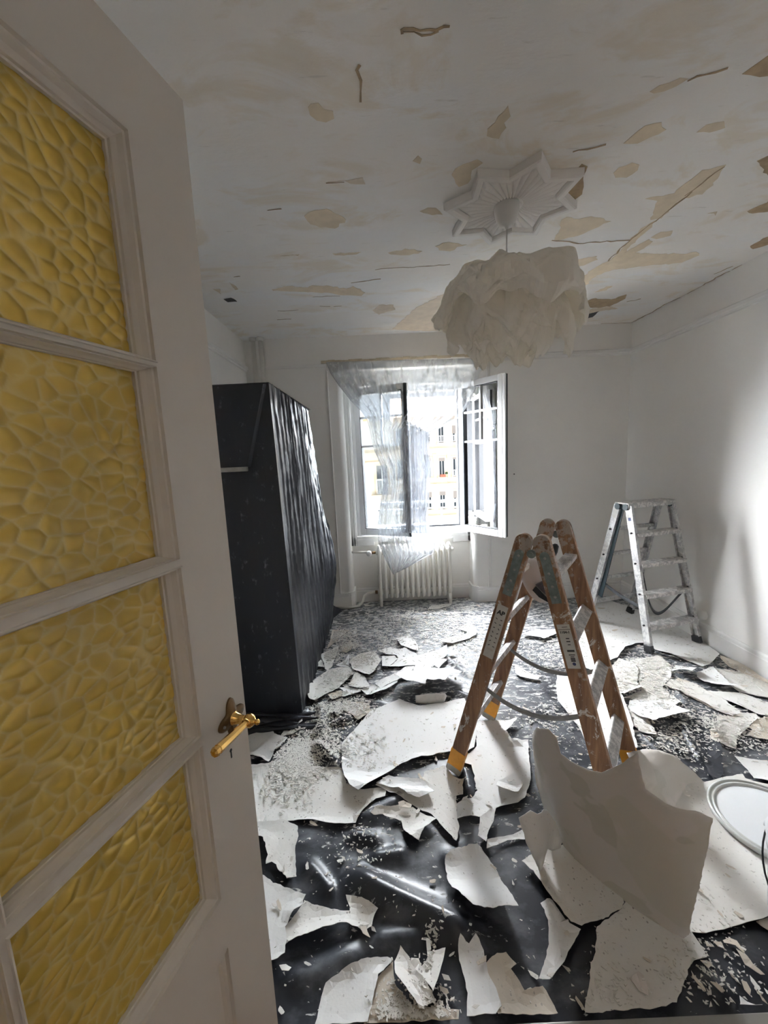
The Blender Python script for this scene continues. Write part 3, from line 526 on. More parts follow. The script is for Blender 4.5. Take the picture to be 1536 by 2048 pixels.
def mat_film():
    m, nt, b, o = nodes_of('thin_clear_plastic_film')
    nt.nodes.remove(b)
    tr = N(nt, 'ShaderNodeBsdfTransparent'); tr.inputs['Color'].default_value = (.97, .98, 1, 1)
    tl = N(nt, 'ShaderNodeBsdfTranslucent'); pass
    df = N(nt, 'ShaderNodeBsdfDiffuse'); df.inputs['Color'].default_value = (.92, .935, .95, 1)
    gl = N(nt, 'ShaderNodeBsdfGlossy'); gl.inputs['Roughness'].default_value = .12
    lw = N(nt, 'ShaderNodeLayerWeight'); lw.inputs['Blend'].default_value = .35
    f = noise_tex(nt, pos(nt, (1, 1, .35)), 24, 5, .65, .6)
    cre = ramp(nt, f, [(.54, 0), (.62, 1)])
    nt.links.new(mixc(nt, cre, (.052, .055, .061), (.17, .175, .185)), tl.inputs['Color'])
    mx1 = N(nt, 'ShaderNodeMixShader'); mx1.inputs[0].default_value = .35
    nt.links.new(df.outputs[0], mx1.inputs[1]); nt.links.new(tl.outputs[0], mx1.inputs[2])
    mx2 = N(nt, 'ShaderNodeMixShader'); mx2.inputs[0].default_value = .08
    nt.links.new(mx1.outputs[0], mx2.inputs[1]); nt.links.new(gl.outputs[0], mx2.inputs[2])
    op = math_(nt, 'MINIMUM', math_(nt, 'ADD', math_(nt, 'ADD', math_(nt, 'MULTIPLY', lw.outputs['Facing'], .45), math_(nt, 'MULTIPLY', cre, .30)), .40), .93)
    mx = N(nt, 'ShaderNodeMixShader')
    nt.links.new(op, mx.inputs[0]); nt.links.new(tr.outputs[0], mx.inputs[1]); nt.links.new(mx2.outputs[0], mx.inputs[2])
    bp = N(nt, 'ShaderNodeBump'); bp.inputs['Strength'].default_value = .5; bp.inputs['Distance'].default_value = .01
    nt.links.new(f, bp.inputs['Height'])
    for s in (df, gl): nt.links.new(bp.outputs['Normal'], s.inputs['Normal'])
    nt.links.new(mx.outputs[0], o.inputs['Surface'])
    return m
M_FILM = mat_film()

def mat_glass():
    m, nt, b, o = nodes_of('window_glass')
    nt.nodes.remove(b)
    tr = N(nt, 'ShaderNodeBsdfTransparent'); tr.inputs['Color'].default_value = (.93, .96, .97, 1)
    gl = N(nt, 'ShaderNodeBsdfGlossy'); gl.inputs['Roughness'].default_value = .02
    fr = N(nt, 'ShaderNodeFresnel'); fr.inputs['IOR'].default_value = 1.6
    mx = N(nt, 'ShaderNodeMixShader')
    nt.links.new(math_(nt, 'MULTIPLY', fr.outputs[0], 1.6), mx.inputs[0])
    nt.links.new(tr.outputs[0], mx.inputs[1]); nt.links.new(gl.outputs[0], mx.inputs[2])
    nt.links.new(mx.outputs[0], o.inputs['Surface'])
    return m
M_GLASS = mat_glass()

def mat_amber():
    """pressed amber glass: colour deepens where the relief ('cell' = height of the dimple) makes it thicker"""
    m, nt, b, o = nodes_of('amber_hammered_glass')
    nt.nodes.remove(b)
    at = N(nt, 'ShaderNodeAttribute'); at.attribute_name = 'cell'
    v = pos(nt)
    deep = ramp(nt, noise_tex(nt, v, 7, 3), [(.3, 0), (.7, 1)])
    e = ramp(nt, at.outputs['Fac'], [(.0, 0), (.35, .75), (1, 1)])
    thin = mixc(nt, e, (.93, .74, .33), (.86, .59, .12))
    tint = mixc(nt, math_(nt, 'MULTIPLY', deep, .35), thin, (.76, .47, .05))
    rf = N(nt, 'ShaderNodeBsdfRefraction'); rf.inputs['Roughness'].default_value = .2; rf.inputs['IOR'].default_value = 1.4
    tl = N(nt, 'ShaderNodeBsdfTranslucent'); df = N(nt, 'ShaderNodeBsdfDiffuse')
    gl = N(nt, 'ShaderNodeBsdfGlossy'); gl.inputs['Color'].default_value = (.9, .85, .7, 1); gl.inputs['Roughness'].default_value = .2
    for s in (rf, tl, df): nt.links.new(tint, s.inputs['Color'])
    a = N(nt, 'ShaderNodeMixShader'); a.inputs[0].default_value = .45
    nt.links.new(rf.outputs[0], a.inputs[1]); nt.links.new(tl.outputs[0], a.inputs[2])
    a2 = N(nt, 'ShaderNodeMixShader'); a2.inputs[0].default_value = .3
    nt.links.new(a.outputs[0], a2.inputs[1]); nt.links.new(df.outputs[0], a2.inputs[2])
    c = N(nt, 'ShaderNodeMixShader'); c.inputs[0].default_value = .06
    nt.links.new(a2.outputs[0], c.inputs[1]); nt.links.new(gl.outputs[0], c.inputs[2])
    nt.links.new(c.outputs[0], o.inputs['Surface'])
    return m
M_AMBER = mat_amber()

def mat_wood():
    m, nt, b, o = nodes_of('paint_splashed_ladder_wood')
    v = pos(nt, (1, 1, 1), obj=True)
    g = noise_tex(nt, pos(nt, (38, 38, 2.2)), 1.6, 5, .6, .4)
    c = mixc(nt, ramp(nt, g, [(.35, 0), (.68, 1)]), (.155, .075, .038), (.335, .185, .095))
    sp = ramp(nt, noise_tex(nt, pos(nt, (1, 1, .55), (.3, .2, 0)), 17, 6, .72, .8), [(.615, 0), (.635, 1)])
    c = mixc(nt, math_(nt, 'MULTIPLY', sp, .85), c, (.62, .60, .57))
    geo = N(nt, 'ShaderNodeNewGeometry'); sx = N(nt, 'ShaderNodeSeparateXYZ'); nt.links.new(geo.outputs['Position'], sx.inputs[0])
    mr = N(nt, 'ShaderNodeMapRange'); nt.links.new(sx.outputs['Z'], mr.inputs[0])
    mr.inputs[1].default_value = .85; mr.inputs[2].default_value = 1.12
    sp2 = ramp(nt, math_(nt, 'ADD', noise_tex(nt, v, 26, 5, .7), math_(nt, 'MULTIPLY', mr.outputs[0], .14)), [(.60, 0), (.66, 1)])
    c = mixc(nt, math_(nt, 'MULTIPLY', sp2, .6), c, (.45, .42, .39))
    nt.links.new(c, b.inputs['Base Color']); b.inputs['Roughness'].default_value = .6
    bump(nt, b, g, .15, .002)
    return m
M_WOOD = mat_wood()
def mat_splash(name, c, c2, rough, metal, lo=.46, hi=.56):
    m, nt, b, o = nodes_of(name)
    sp = ramp(nt, noise_tex(nt, pos(nt, (1, 1, 1)), 30, 6, .7, .6), [(lo, 0), (hi, 1)])
    nt.links.new(mixc(nt, sp, c, c2), b.inputs['Base Color'])
    nt.links.new(mixc(nt, sp, (metal,) * 3, (0, 0, 0)), b.inputs['Metallic'])
    b.inputs['Roughness'].default_value = rough
    bump(nt, b, sp, .2, .001)
    return m
M_ALU = mat_splash('paint_splashed_aluminium', (.50, .50, .51), (.70, .695, .68), .38, .85)
M_TREAD = mat_splash('plastered_aluminium_tread', (.42, .41, .41), (.66, .64, .62), .55, .4)

def mat_shade():
    m, nt, b, o = nodes_of('crumpled_translucent_paper')
    tl = N(nt, 'ShaderNodeBsdfTranslucent'); tl.inputs['Color'].default_value = (.95, .92, .85, 1)
    b.inputs['Base Color'].default_value = (.95, .93, .895, 1); b.inputs['Roughness'].default_value = .7
    mx = N(nt, 'ShaderNodeMixShader'); mx.inputs[0].default_value = .34
    nt.links.new(b.outputs[0], mx.inputs[1]); nt.links.new(tl.outputs[0], mx.inputs[2])
    nt.links.new(mx.outputs[0], o.inputs['Surface'])
    vo = N(nt, 'ShaderNodeTexVoronoi'); vo.inputs['Scale'].default_value = 22; nt.links.new(pos(nt), vo.inputs['Vector'])
    bump(nt, b, math_(nt, 'ADD', vo.outputs['Distance'], noise_tex(nt, pos(nt), 18, 4)), .15, .008)
    return m
M_SHADE = mat_shade()

# ---------------------------------------------------------------- mesh helpers
class MB:
    def __init__(self): self.v = []; self.f = []
    def add(self, vs, fs):
        o = len(self.v); self.v += [tuple(x) for x in vs]; self.f += [tuple(i + o for i in f) for f in fs]; return self
    def box(self, a, b):
        (x0, y0, z0), (x1, y1, z1) = a, b
        return self.add([(x0, y0, z0), (x1, y0, z0), (x1, y1, z0), (x0, y1, z0), (x0, y0, z1), (x1, y0, z1), (x1, y1, z1), (x0, y1, z1)],
                        [(0, 3, 2, 1), (4, 5, 6, 7), (0, 1, 5, 4), (1, 2, 6, 5), (2, 3, 7, 6), (3, 0, 4, 7)])
    def beam(self, p, q, uh, vh, uw, vw, taper=1.0):
        p, q = Vector(p), Vector(q); uh, vh = Vector(uh).normalized(), Vector(vh).normalized()
        vs = []
        for c, k in ((p, 1.0), (q, taper)):
            for su, sv in ((-1, -1), (1, -1), (1, 1), (-1, 1)):
                vs.append(c + uh * (su * uw / 2 * k) + vh * (sv * vw / 2 * k))
        return self.add(vs, [(0, 3, 2, 1), (4, 5, 6, 7), (0, 1, 5, 4), (1, 2, 6, 5), (2, 3, 7, 6), (3, 0, 4, 7)])
    def tube(self, path, r, n=10, cap=True, closed=False):
        P = [Vector(p) for p in path]; m = len(P); rs = r if isinstance(r, (list, tuple)) else [r] * m
        prev = None; vs = []
        for i, p in enumerate(P):
            t = (P[(i + 1) % m] - P[i - 1]) if closed else (P[min(i + 1, m - 1)] - P[max(i - 1, 0)])
            t.normalize()
            if prev is None:
                a = Vector((0, 0, 1)) if abs(t.z) < .9 else Vector((1, 0, 0)); u = t.cross(a).normalized()
            else: u = (prev - t * prev.dot(t)).normalized()
            prev = u; w = t.cross(u)
            for k in range(n):
                an = 2 * math.pi * k / n; vs.append(p + (u * math.cos(an) + w * math.sin(an)) * rs[i])
        fs = []
        for i in range(m if closed else m - 1):
            j = (i + 1) % m
            for k in range(n):
                l = (k + 1) % n; fs.append((i * n + k, i * n + l, j * n + l, j * n + k))
        if cap and not closed: fs += [tuple(range(n - 1, -1, -1)), tuple(range((m - 1) * n, m * n))]
        return self.add(vs, fs)
    def lathe(self, prof, c, n=32, axis='Z', cap=True):
        vs = []; c = Vector(c)
        for r, h in prof:
            for k in range(n):
                a = 2 * math.pi * k / n
                vs.append(c + Vector((r * math.cos(a), r * math.sin(a), h)))
        fs = []
        for i in range(len(prof) - 1):
            for k in range(n):
                l = (k + 1) % n; fs.append((i * n + k, i * n + l, (i + 1) * n + l, (i + 1) * n + k))
        if cap: fs += [tuple(range(n - 1, -1, -1)), tuple(range((len(prof) - 1) * n, len(prof) * n))]
        return self.add(vs, fs)
    def prism(self, pts, z0, z1):
        n = len(pts)
        return self.add([(x, y, z0) for x, y in pts] + [(x, y, z1) for x, y in pts],
                        [tuple(range(n - 1, -1, -1)), tuple(range(n, 2 * n))] + [(i, (i + 1) % n, n + (i + 1) % n, n + i) for i in range(n)])
    def grid(self, rows):
        m = len(rows[0])
        return self.add([p for r in rows for p in r], [(i * m + j, i * m + j + 1, (i + 1) * m + j + 1, (i + 1) * m + j) for i in range(len(rows) - 1) for j in range(m - 1)])
    def build(self, name, mat, parent=None, smooth=False, bevel=0, solid=0, label=None):
        me = bpy.data.meshes.new(name); me.from_pydata(self.v, [], self.f); me.validate(); me.update()
        me.materials.append(mat)
        if smooth: me.polygons.foreach_set('use_smooth', [True] * len(me.polygons))
        ob = bpy.data.objects.new(name, me); col.objects.link(ob)
        if parent: ob.parent = parent; ob.matrix_parent_inverse = Matrix.Translation(-parent.location)
        if bevel:
            bv = ob.modifiers.new('bevel', 'BEVEL'); bv.width = bevel; bv.segments = 2; bv.limit_method = 'ANGLE'
        if solid:
            so = ob.modifiers.new('thickness', 'SOLIDIFY'); so.thickness = solid; so.offset = 0
        if label: ob['label'] = label
        return ob
def tag(o, label, cat, group=None, kind=None):
    o['label'] = label; o['category'] = cat
    if group: o['group'] = group
    if kind: o['kind'] = kind
    return o
def thing(name, loc, label=None, cat=None, group=None):
    o = bpy.data.objects.new(name, None); col.objects.link(o); o.location = loc; o.empty_display_size = .1
    if label: tag(o, label, cat, group)
    return o
def struct(o):
    o['kind'] = 'structure'; return o
def box(name, a, b, mat, parent=None, bevel=0):
    return MB().box(a, b).build(name, mat, parent, bevel=bevel)
def text_mesh(s, size, mat, name, parent, frame, bold=0.0):
    """flat lettering: frame = (origin, right, up)"""
    cu = bpy.data.curves.new(name, 'FONT'); cu.body = s; cu.size = size; cu.align_x = 'CENTER'; cu.align_y = 'CENTER'; cu.offset = bold
    cu.extrude = .0002
    tmp = bpy.data.objects.new(name, cu); col.objects.link(tmp)
    dg = bpy.context.evaluated_depsgraph_get()
    me = bpy.data.meshes.new_from_object(tmp.evaluated_get(dg))
    col.objects.unlink(tmp); bpy.data.objects.remove(tmp)
    O, R, U = (Vector(x) for x in frame); Nn = R.cross(U)
    me.transform(Matrix(((R.x, U.x, Nn.x, O.x), (R.y, U.y, Nn.y, O.y), (R.z, U.z, Nn.z, O.z), (0, 0, 0, 1))))
    me.materials.clear(); me.materials.append(mat)
    ob = bpy.data.objects.new(name, me); col.objects.link(ob)
    if parent: ob.parent = parent; ob.matrix_parent_inverse = Matrix.Translation(-parent.matrix_world.translation) if parent.type == 'EMPTY' else Matrix()
    return ob
def sm(t): t = max(0., min(1., t)); return t * t * (3 - 2 * t)
def seg_dist(px, py, a, b):
    ax, ay = a; bx, by = b; dx, dy = bx - ax, by - ay; L = dx * dx + dy * dy
    t = max(0, min(1, ((px - ax) * dx + (py - ay) * dy) / L)) if L else 0
    return math.hypot(px - ax - t * dx, py - ay - t * dy)
def inside(px, py, poly):
    r = False; j = len(poly) - 1
    for i in range(len(poly)):
        xi, yi = poly[i][0], poly[i][1]; xj, yj = poly[j][0], poly[j][1]
        if (yi > py) != (yj > py) and px < (xj - xi) * (py - yi) / (yj - yi) + xi: r = not r
        j = i
    return r
def rough_outline(poly, step, amp, seed):
    out = []; n = len(poly)
    for i in range(n):
        a = Vector(poly[i][:2]); b = Vector(poly[(i + 1) % n][:2]); L = (b - a).length
        k = max(1, int(L / step)); nn = Vector((-(b - a).y, (b - a).x)) / max(L, 1e-6)
        for j in range(k):
            t = j / k; p = a.lerp(b, t)
            if j: p = p + nn * (noise.noise(Vector((p.x * 38, p.y * 38, seed))) * amp + noise.noise(Vector((p.x * 110, p.y * 110, seed + 9))) * amp * .4) * min(1, 4 * t * (1 - t) + .3)
            out.append((p.x, p.y))
    return out
def tri_fill(outline, h, seed):
    xs = [p[0] for p in outline]; ys = [p[1] for p in outline]; r = random.Random(seed)
    pts = [Vector(p) for p in outline]; n = len(pts)
    x = min(xs) + h * .5
    while x < max(xs):
        y = min(ys) + h * .5
        while y < max(ys):
            q = (x + r.uniform(-.25, .25) * h, y + r.uniform(-.25, .25) * h)
            if inside(q[0], q[1], outline) and min(math.hypot(q[0] - a[0], q[1] - a[1]) for a in outline) > h * .45: pts.append(Vector(q))
            y += h
        x += h
    v, e, f, *_ = delaunay_2d_cdt(pts, [(i, (i + 1) % n) for i in range(n)], [], 1, 1e-6)
    return [(p.x, p.y) for p in v], [tuple(t) for t in f]
def sheet_mesh(vs3, faces, nrm, th):
    """closed thin sheet: vs3 top points, nrm = thickness direction(s)"""
    n = len(vs3); low = [tuple(Vector(p) - Vector(nrm) * th) for p in vs3]
    edges = {}
    for f in faces:
        for i in range(len(f)):
            a, b = f[i], f[(i + 1) % len(f)]
            edges[(a, b)] = 1
    side = [(b, a, a + n, b + n) for (a, b) in edges if (b, a) not in edges]
    return vs3 + low, list(faces) + [tuple(i + n for i in reversed(f)) for f in faces] + side

# ================================================================ ROOM SHELL
NL, NR = -.345, .865            # window niche
YN = 3.985                      # back of the niche
ZS, ZH = .60, 2.30              # apron bottom / lintel
YO = 4.20                       # outer face
struct(box('floor', (ROOM_L, .80, -.08), (ROOM_R, 4.1, -.012), M_FLOOR))
ceil = struct(box('ceiling', (ROOM_L, -.10, ROOM_H), (ROOM_R, ROOM_D + .15, ROOM_H + .1), M_CEIL))
struct(box('wall_left', (ROOM_L - .1, -.2, -.08), (ROOM_L, YO, ROOM_H + .1), M_WALL))
struct(box('wall_right', (ROOM_R, -.2, -.08), (ROOM_R + .1, YO, ROOM_H + .1), M_WALL))
def rounded_corner(x, s):
    """pier beside the niche with a rounded arris; s=+1: pier lies left of x"""
    r = .045; pts = []
    for k in range(9):
        a = math.pi / 2 * k / 8
        pts.append((x - s * r + s * r * math.sin(a), ROOM_D + r - r * math.cos(a)))
    return pts
wb = MB()
pl_ = [(ROOM_L, YO), (ROOM_L, ROOM_D)] + rounded_corner(NL, 1) + [(NL, YO)]
wb.prism([(x, y) for x, y in pl_], -.08, ZH)
pr_ = [(ROOM_R, YO), (ROOM_R, ROOM_D)] + rounded_corner(NR, -1) + [(NR, YO)]
wb.prism(list(reversed(pr_)), -.08, ZH)
wb.box((ROOM_L, ROOM_D, ZH), (ROOM_R, YO, ROOM_H)).box((NL, YN, -.08), (NR, YO, .70)).box((NL, 4.06, 2.165), (NR, YO, ZH))
wb.box((NL, 4.06, .70), (-.285, YO, 2.165)).box((.835, 4.06, .70), (NR, YO, 2.165))
struct(wb.build('wall_back', M_WALL))
wf = MB().box((ROOM_L, -.20, -.08), (-.53, -.10, ROOM_H)).box((.66, -.20, -.08), (ROOM_R, -.10, ROOM_H)).box((-.53, -.20, 2.09), (.66, -.10, ROOM_H))
struct(wf.build('wall_front', M_WALL))
# hall behind the doorway
struct(box('floor_hall', (-1.2, -1.9, -.08), (1.6, -.10, -.012), M_HALLFLOOR))
struct(box('floor_threshold', (ROOM_L, -.10, -.08), (ROOM_R, .80, -.012), M_HALLFLOOR))
struct(box('ceiling_hall', (-1.2, -1.9, 2.6), (1.6, -.20, 2.7), M_WALL))
hw = MB().box((-1.3, -2.0, -.08), (-1.2, -.2, 2.7)).box((1.6, -2.0, -.08), (1.7, -.2, 2.7)).box((-1.2, -2.0, -.08), (1.6, -1.9, 2.7))
struct(hw.build('wall_hall', M_WALL))
# threshold strip where the plastic ends
tr0 = struct(box('trim_1', (.25, .806, -.012), (2.3, .832, .012), M_GREYBAR, bevel=.003))

# baseboards
def baseboard(name, a, b, nrm, h=.165, t=.018):
    a, b, nrm = Vector((*a, 0)), Vector((*b, 0)), Vector((*nrm, 0))
    prof = [(0, 0), (t, 0), (t, h - .035), (t - .004, h - .03), (t - .004, h - .012), (t - .010, h), (0, h)]
    m = MB(); vs = [p + nrm * d + Vector((0, 0, z - .012)) for p in (a, b) for d, z in prof]; k = len(prof)
    m.add(vs, [tuple(range(k)), tuple(range(2 * k - 1, k - 1, -1))] + [(i, k + i, k + (i + 1) % k, (i + 1) % k) for i in range(k)])
    return struct(m.build(name, M_TRIM))
baseboard('baseboard_right', (ROOM_R, .0), (ROOM_R, ROOM_D), (-1, 0))
baseboard('baseboard_back', (NR + .04, ROOM_D), (ROOM_R - .018, ROOM_D), (0, -1))
baseboard('baseboard_left', (ROOM_L, .0), (ROOM_L, ROOM_D), (1, 0))
baseboard('baseboard_pier', (ROOM_L, ROOM_D), (NL - .02, ROOM_D), (0, -1))
baseboard('baseboard_niche', (NL, YN), (NR, YN), (0, -1), h=.15, t=.012)
bm_ = MB()
for s, x in ((1, NL), (-1, NR)):
    pts = rounded_corner(x, s) + [(x, YN)]
    pts2 = [(px + s * .016 * min(1, k / 6), py - .016 * (1 - min(1, k / 8))) for k, (px, py) in enumerate(pts)]
    for z0, z1, q in ((-.012, .16, pts2),):
        n = len(q)
        for i in range(n - 1):
            bm_.add([(*pts[i], z0), (*pts[i + 1], z0), (*q[i + 1], z0), (*q[i], z0), (*pts[i], z1), (*pts[i + 1], z1), (*q[i + 1], z1), (*q[i], z1)],
                    [(0, 3, 2, 1), (4, 5, 6, 7), (0, 1, 5, 4), (1, 2, 6, 5), (2, 3, 7, 6), (3, 0, 4, 7)])
struct(bm_.build('baseboard_corner', M_TRIM))

# picture rails
def rail(name, a, b, nrm, z=2.32, h=.058, t=.022):
    a, b, nrm = Vector((*a, z)), Vector((*b, z)), Vector((*nrm, 0))
    prof = [(0, 0), (t * .45, .006), (t * .5, .018), (t, .026), (t, .046), (t * .6, .054), (0, h)]
    m = MB(); vs = [p + nrm * d + Vector((0, 0, zz)) for p in (a, b) for d, zz in prof]; k = len(prof)
    m.add(vs, [tuple(range(k)), tuple(range(2 * k - 1, k - 1, -1))] + [(i, k + i, k + (i + 1) % k, (i + 1) % k) for i in range(k)])
    return struct(m.build(name, M_TRIM, bevel=0))
rail('trim_2', (ROOM_R, 0), (ROOM_R, ROOM_D), (-1, 0))
rail('trim_3', (NR + .12, ROOM_D), (ROOM_R - .022, ROOM_D), (0, -1))
rail('trim_4', (ROOM_L, 0), (ROOM_L, ROOM_D), (1, 0))
# thin raised line left of the window, double line right of it
struct(MB().box((-.478, ROOM_D - .012, .15), (-.466, ROOM_D, 2.30)).build('trim_5', M_TRIM, bevel=.003))
struct(MB().box((1.012, ROOM_D - .012, .15), (1.022, ROOM_D, 2.33)).box((1.036, ROOM_D - .012, .15), (1.050, ROOM_D, 2.33)).build('trim_6', M_TRIM, bevel=.003))
struct(MB().box((-1.1, ROOM_D - .006, 2.335), (-.48, ROOM_D, 2.36)).build('trim_7', M_TRIM, bevel=.002))

# peeled places on the ceiling (old plaster showing), each a thin raised or sunk flake of plaster
PMAT = {'t': M_PATCH_T, 'l': M_PATCH_L, 'b': M_PATCH_B, 'k': M_PATCH_K}
for i, (k, pts) in enumerate(CEILING_PATCHES):
    o = rough_outline(pts, .022, .018, 50 + i)
    n = len(o)
    c = (sum(p[0] for p in o) / n, sum(p[1] for p in o) / n)
    v, f = tri_fill(o, .12, i)
    v3 = [(x, y, ROOM_H - .0012) for x, y in v]
    V, Fc = sheet_mesh(v3, f, (0, 0, -1), .0025)
    MB().add(V, Fc).build('peeled_patch', PMAT[k], ceil)
# hairline cracks
def crack(pts, w, seed):
    m = MB(); r = random.Random(seed); P = []
    for i in range(len(pts) - 1):
        a, b = Vector(pts[i]), Vector(pts[i + 1]); k = max(2, int((b - a).length / .03))
        for j in range(k): P.append(a.lerp(b, j / k) + Vector((r.uniform(-.006, .006), r.uniform(-.006, .006))))
    P.append(Vector(pts[-1]))
    rows = [[], []]
    for i, p in enumerate(P):
        t = (P[min(i + 1, len(P) - 1)] - P[max(0, i - 1)]).normalized(); q = Vector((-t.y, t.x)) * w * r.uniform(.3, 1)
        rows[0].append((*(p + q), ROOM_H - .0016)); rows[1].append((*(p - q), ROOM_H - .0016))
    m.grid(rows)
    m.build('crack', M_PATCH_B, ceil, solid=.0012)
for i, (w, pts) in enumerate(CRACKS): crack(pts, w, i)

# pipes in the back left corner
for i, (x, nm) in enumerate(((-1.112, 'left'), (-1.045, 'right'))):
    t = thing('heating_pipe', (x, 3.74, 0), 'white vertical heating pipe in the back left corner, %s of the pair' % nm, 'pipe', 'pipes in the back left corner')
    MB().tube([(x, 3.74, -.012), (x, 3.74, 2.60)], .021, 14).build('pipe', M_PIPE, t, smooth=True)
    MB().lathe([(.0215, 2.57), (.031, 2.575), (.031, 2.599)], (x, 3.74, 0), 18).build('ceiling_collar', M_PIPE, t, smooth=True)

# socket on the right wall and nail in the back wall
so = thing('wall_socket', (ROOM_R, 2.80, .15), 'small round white wall socket resting above the right baseboard behind the stepladder', 'socket')
pts = []
MB().lathe([(.036, 0), (.036, .022), (.030, .030), (.0, .031)], (0, 0, 0), 24).build('socket_body', M_TRIM, so, smooth=True)
ob = so.children[0]; ob.matrix_parent_inverse = Matrix(); ob.location = (0, 0, .06); ob.rotation_euler = (0, math.radians(-90), 0)
nl = MB().lathe([(.0025, 0), (.0025, .02), (.006, .021), (.006, .024), (0, .0245)], (0, 0, 0), 10).build('nail', M_WIRE)
nl.location = (1.262, ROOM_D, 1.267); nl.rotation_euler = (math.radians(90), 0, 0)
tag(nl, 'lone dark nail sticking out of the back wall right of the open window', 'nail')

# ================================================================ WINDOW
win = struct(thing('window_1', (.275, 3.95, .69)))
fx0, fx1, fz0, fz1 = -.285, .835, .695, 2.165
fr = MB()
fr.box((fx0, 3.975, fz0), (fx0 + .055, 4.06, fz1)).box((fx1 - .055, 3.975, fz0), (fx1, 4.06, fz1))
fr.box((fx0 + .055, 3.975, fz1 - .06), (fx1 - .055, 4.06, fz1)).box((fx0 + .055, 3.975, fz0), (fx1 - .055, 4.06, fz0 + .06))
fr.build('window_frame', M_PVC, win, bevel=.005)
MB().box((fx0 + .056, 3.99, fz0 + .06), (fx1 - .056, 4.055, fz0 + .078)).box((fx1 - .075, 3.985, fz0 + .06), (fx1 - .056, 4.055, fz1 - .06)).box((fx0 + .056, 3.985, fz0 + .06), (fx0 + .068, 4.055, fz1 - .06)).build('frame_seal', M_DARKSEAL, win)
MB().box((fx0 + .075, 4.06, fz0 + .02), (fx1 - .075, YO + .06, fz0 + .055)).build('outer_sill', M_PVC, win, bevel=.004)
# niche lining boards, apron with notch above radiator
ln = MB().box((NL + .001, 3.93, ZS + .003), (fx0, 3.984, ZH)).box((fx1, 3.93, ZS + .003), (NR - .001, 3.984, ZH)).box((fx0, 3.93, fz1), (fx1, 3.984, ZH))
ln.build('window_lining', M_LINING, win, bevel=.004)
lb = MB()
for x in (NL + .020, NL + .042): lb.box((x, 3.918, ZS), (x + .006, 3.93, ZH))
lb.build('lining_bead', M_LINING, win, bevel=.002)
ap = MB().box((NL, 3.93, .665), (NR, 3.985, .695)).box((NL, 3.93, ZS), (-.115, 3.985, .665)).box((.69, 3.93, ZS), (NR, 3.985, .665)).box((-.115, 3.93, .632), (.69, 3.985, .665))
ap.build('window_apron', M_LINING, win, bevel=.003)

def casement(name, hinge, ang, width, flip, z0=.715, z1=2.15):
    """a glazed leaf: hinge point, direction angle of the leaf, 2 x 2 small panes over one big pane"""
    d = Vector((math.cos(ang), math.sin(ang), 0)); n = d.cross(Vector((0, 0, 1)))
    if n.y > 0 and not flip: n = -n
    if flip and n.x > 0: n = -n
    H = Vector((*hinge, 0))
    P = lambda u, w, z: H + d * u + n * w + Vector((0, 0, z))
    def b(m, u0, u1, w0, w1, za, zb):
        m.add([P(u, w, z) for z in (za, zb) for u, w in ((u0, w0), (u1, w0), (u1, w1), (u0, w1))],
              [(0, 3, 2, 1), (4, 5, 6, 7), (0, 1, 5, 4), (1, 2, 6, 5), (2, 3, 7, 6), (3, 0, 4, 7)])
        return m
    s = .055; m = MB()
    b(m, 0, s, 0, .06, z0, z1); b(m, width - s, width, 0, .06, z0, z1); b(m, s, width - s, 0, .06, z0, z0 + s + .01); b(m, s, width - s, 0, .06, z1 - s, z1)
    leaf = m.build(name, M_PVC, win, bevel=.006)
    g = MB(); b(g, s, width - s, .028, .032, z0 + s + .01, z1 - s); g.build('glass_pane', M_GLASS, leaf)
    e = MB()
    for u0, u1 in ((s, s + .006), (width - s - .006, width - s)): b(e, u0, u1, .002, .058, z0 + s + .01, z1 - s)
    for za, zb in ((z0 + s + .01, z0 + s + .016), (z1 - s - .006, z1 - s)): b(e, s, width - s, .002, .058, za, zb)
    e.build('glazing_gasket', M_DARKSEAL, leaf)
    zt = z1 - s; zb1 = 1.868; zb2 = 1.595; um = width / 2
    for za, zb_, u0, u1 in ((zb1 - .010, zb1 + .010, s, width - s), (zb2 - .010, zb2 + .010, s, width - s)):
        k = MB(); b(k, u0, u1, .012, .048, za, zb_); k.build('glazing_bar', M_PVC, leaf, bevel=.003)
    for za, zb_ in ((zb1 + .010, zt), (zb2 + .010, zb1 - .010)):
        k = MB(); b(k, um - .010, um + .010, .012, .048, za, zb_); k.build('glazing_bar', M_PVC, leaf, bevel=.003)
    return leaf, P, b
LA = math.radians(-22); leafL, PL, bL = casement('left_casement', (-.225, 3.975), LA, .545, False)
RA = math.radians(-56); leafR, PR, bR = casement('right_casement', (.812, 3.955), RA, .53, True)
k = MB(); bL(k, .515, .545, .0605, .085, .72, 2.145); k.build('meeting_seal', M_DARKSEAL, leafL, bevel=.004)
k = MB(); bR(k, .5305, .548, .012, .04, .72, 2.145); k.build('edge_seal', M_DARKSEAL, leafR, bevel=.003)
k = MB(); bR(k, .5305, .560, .046, .060, .72, 2.145); k.build('meeting_strip', M_PVC, leafR, bevel=.003)
for z in (.80, 1.06, 1.34, 2.0):
    MB().tube([(.800, 3.935, z), (.800, 3.935, z + .055)], .010, 10).build('hinge_barrel', M_PVC, win, smooth=True)

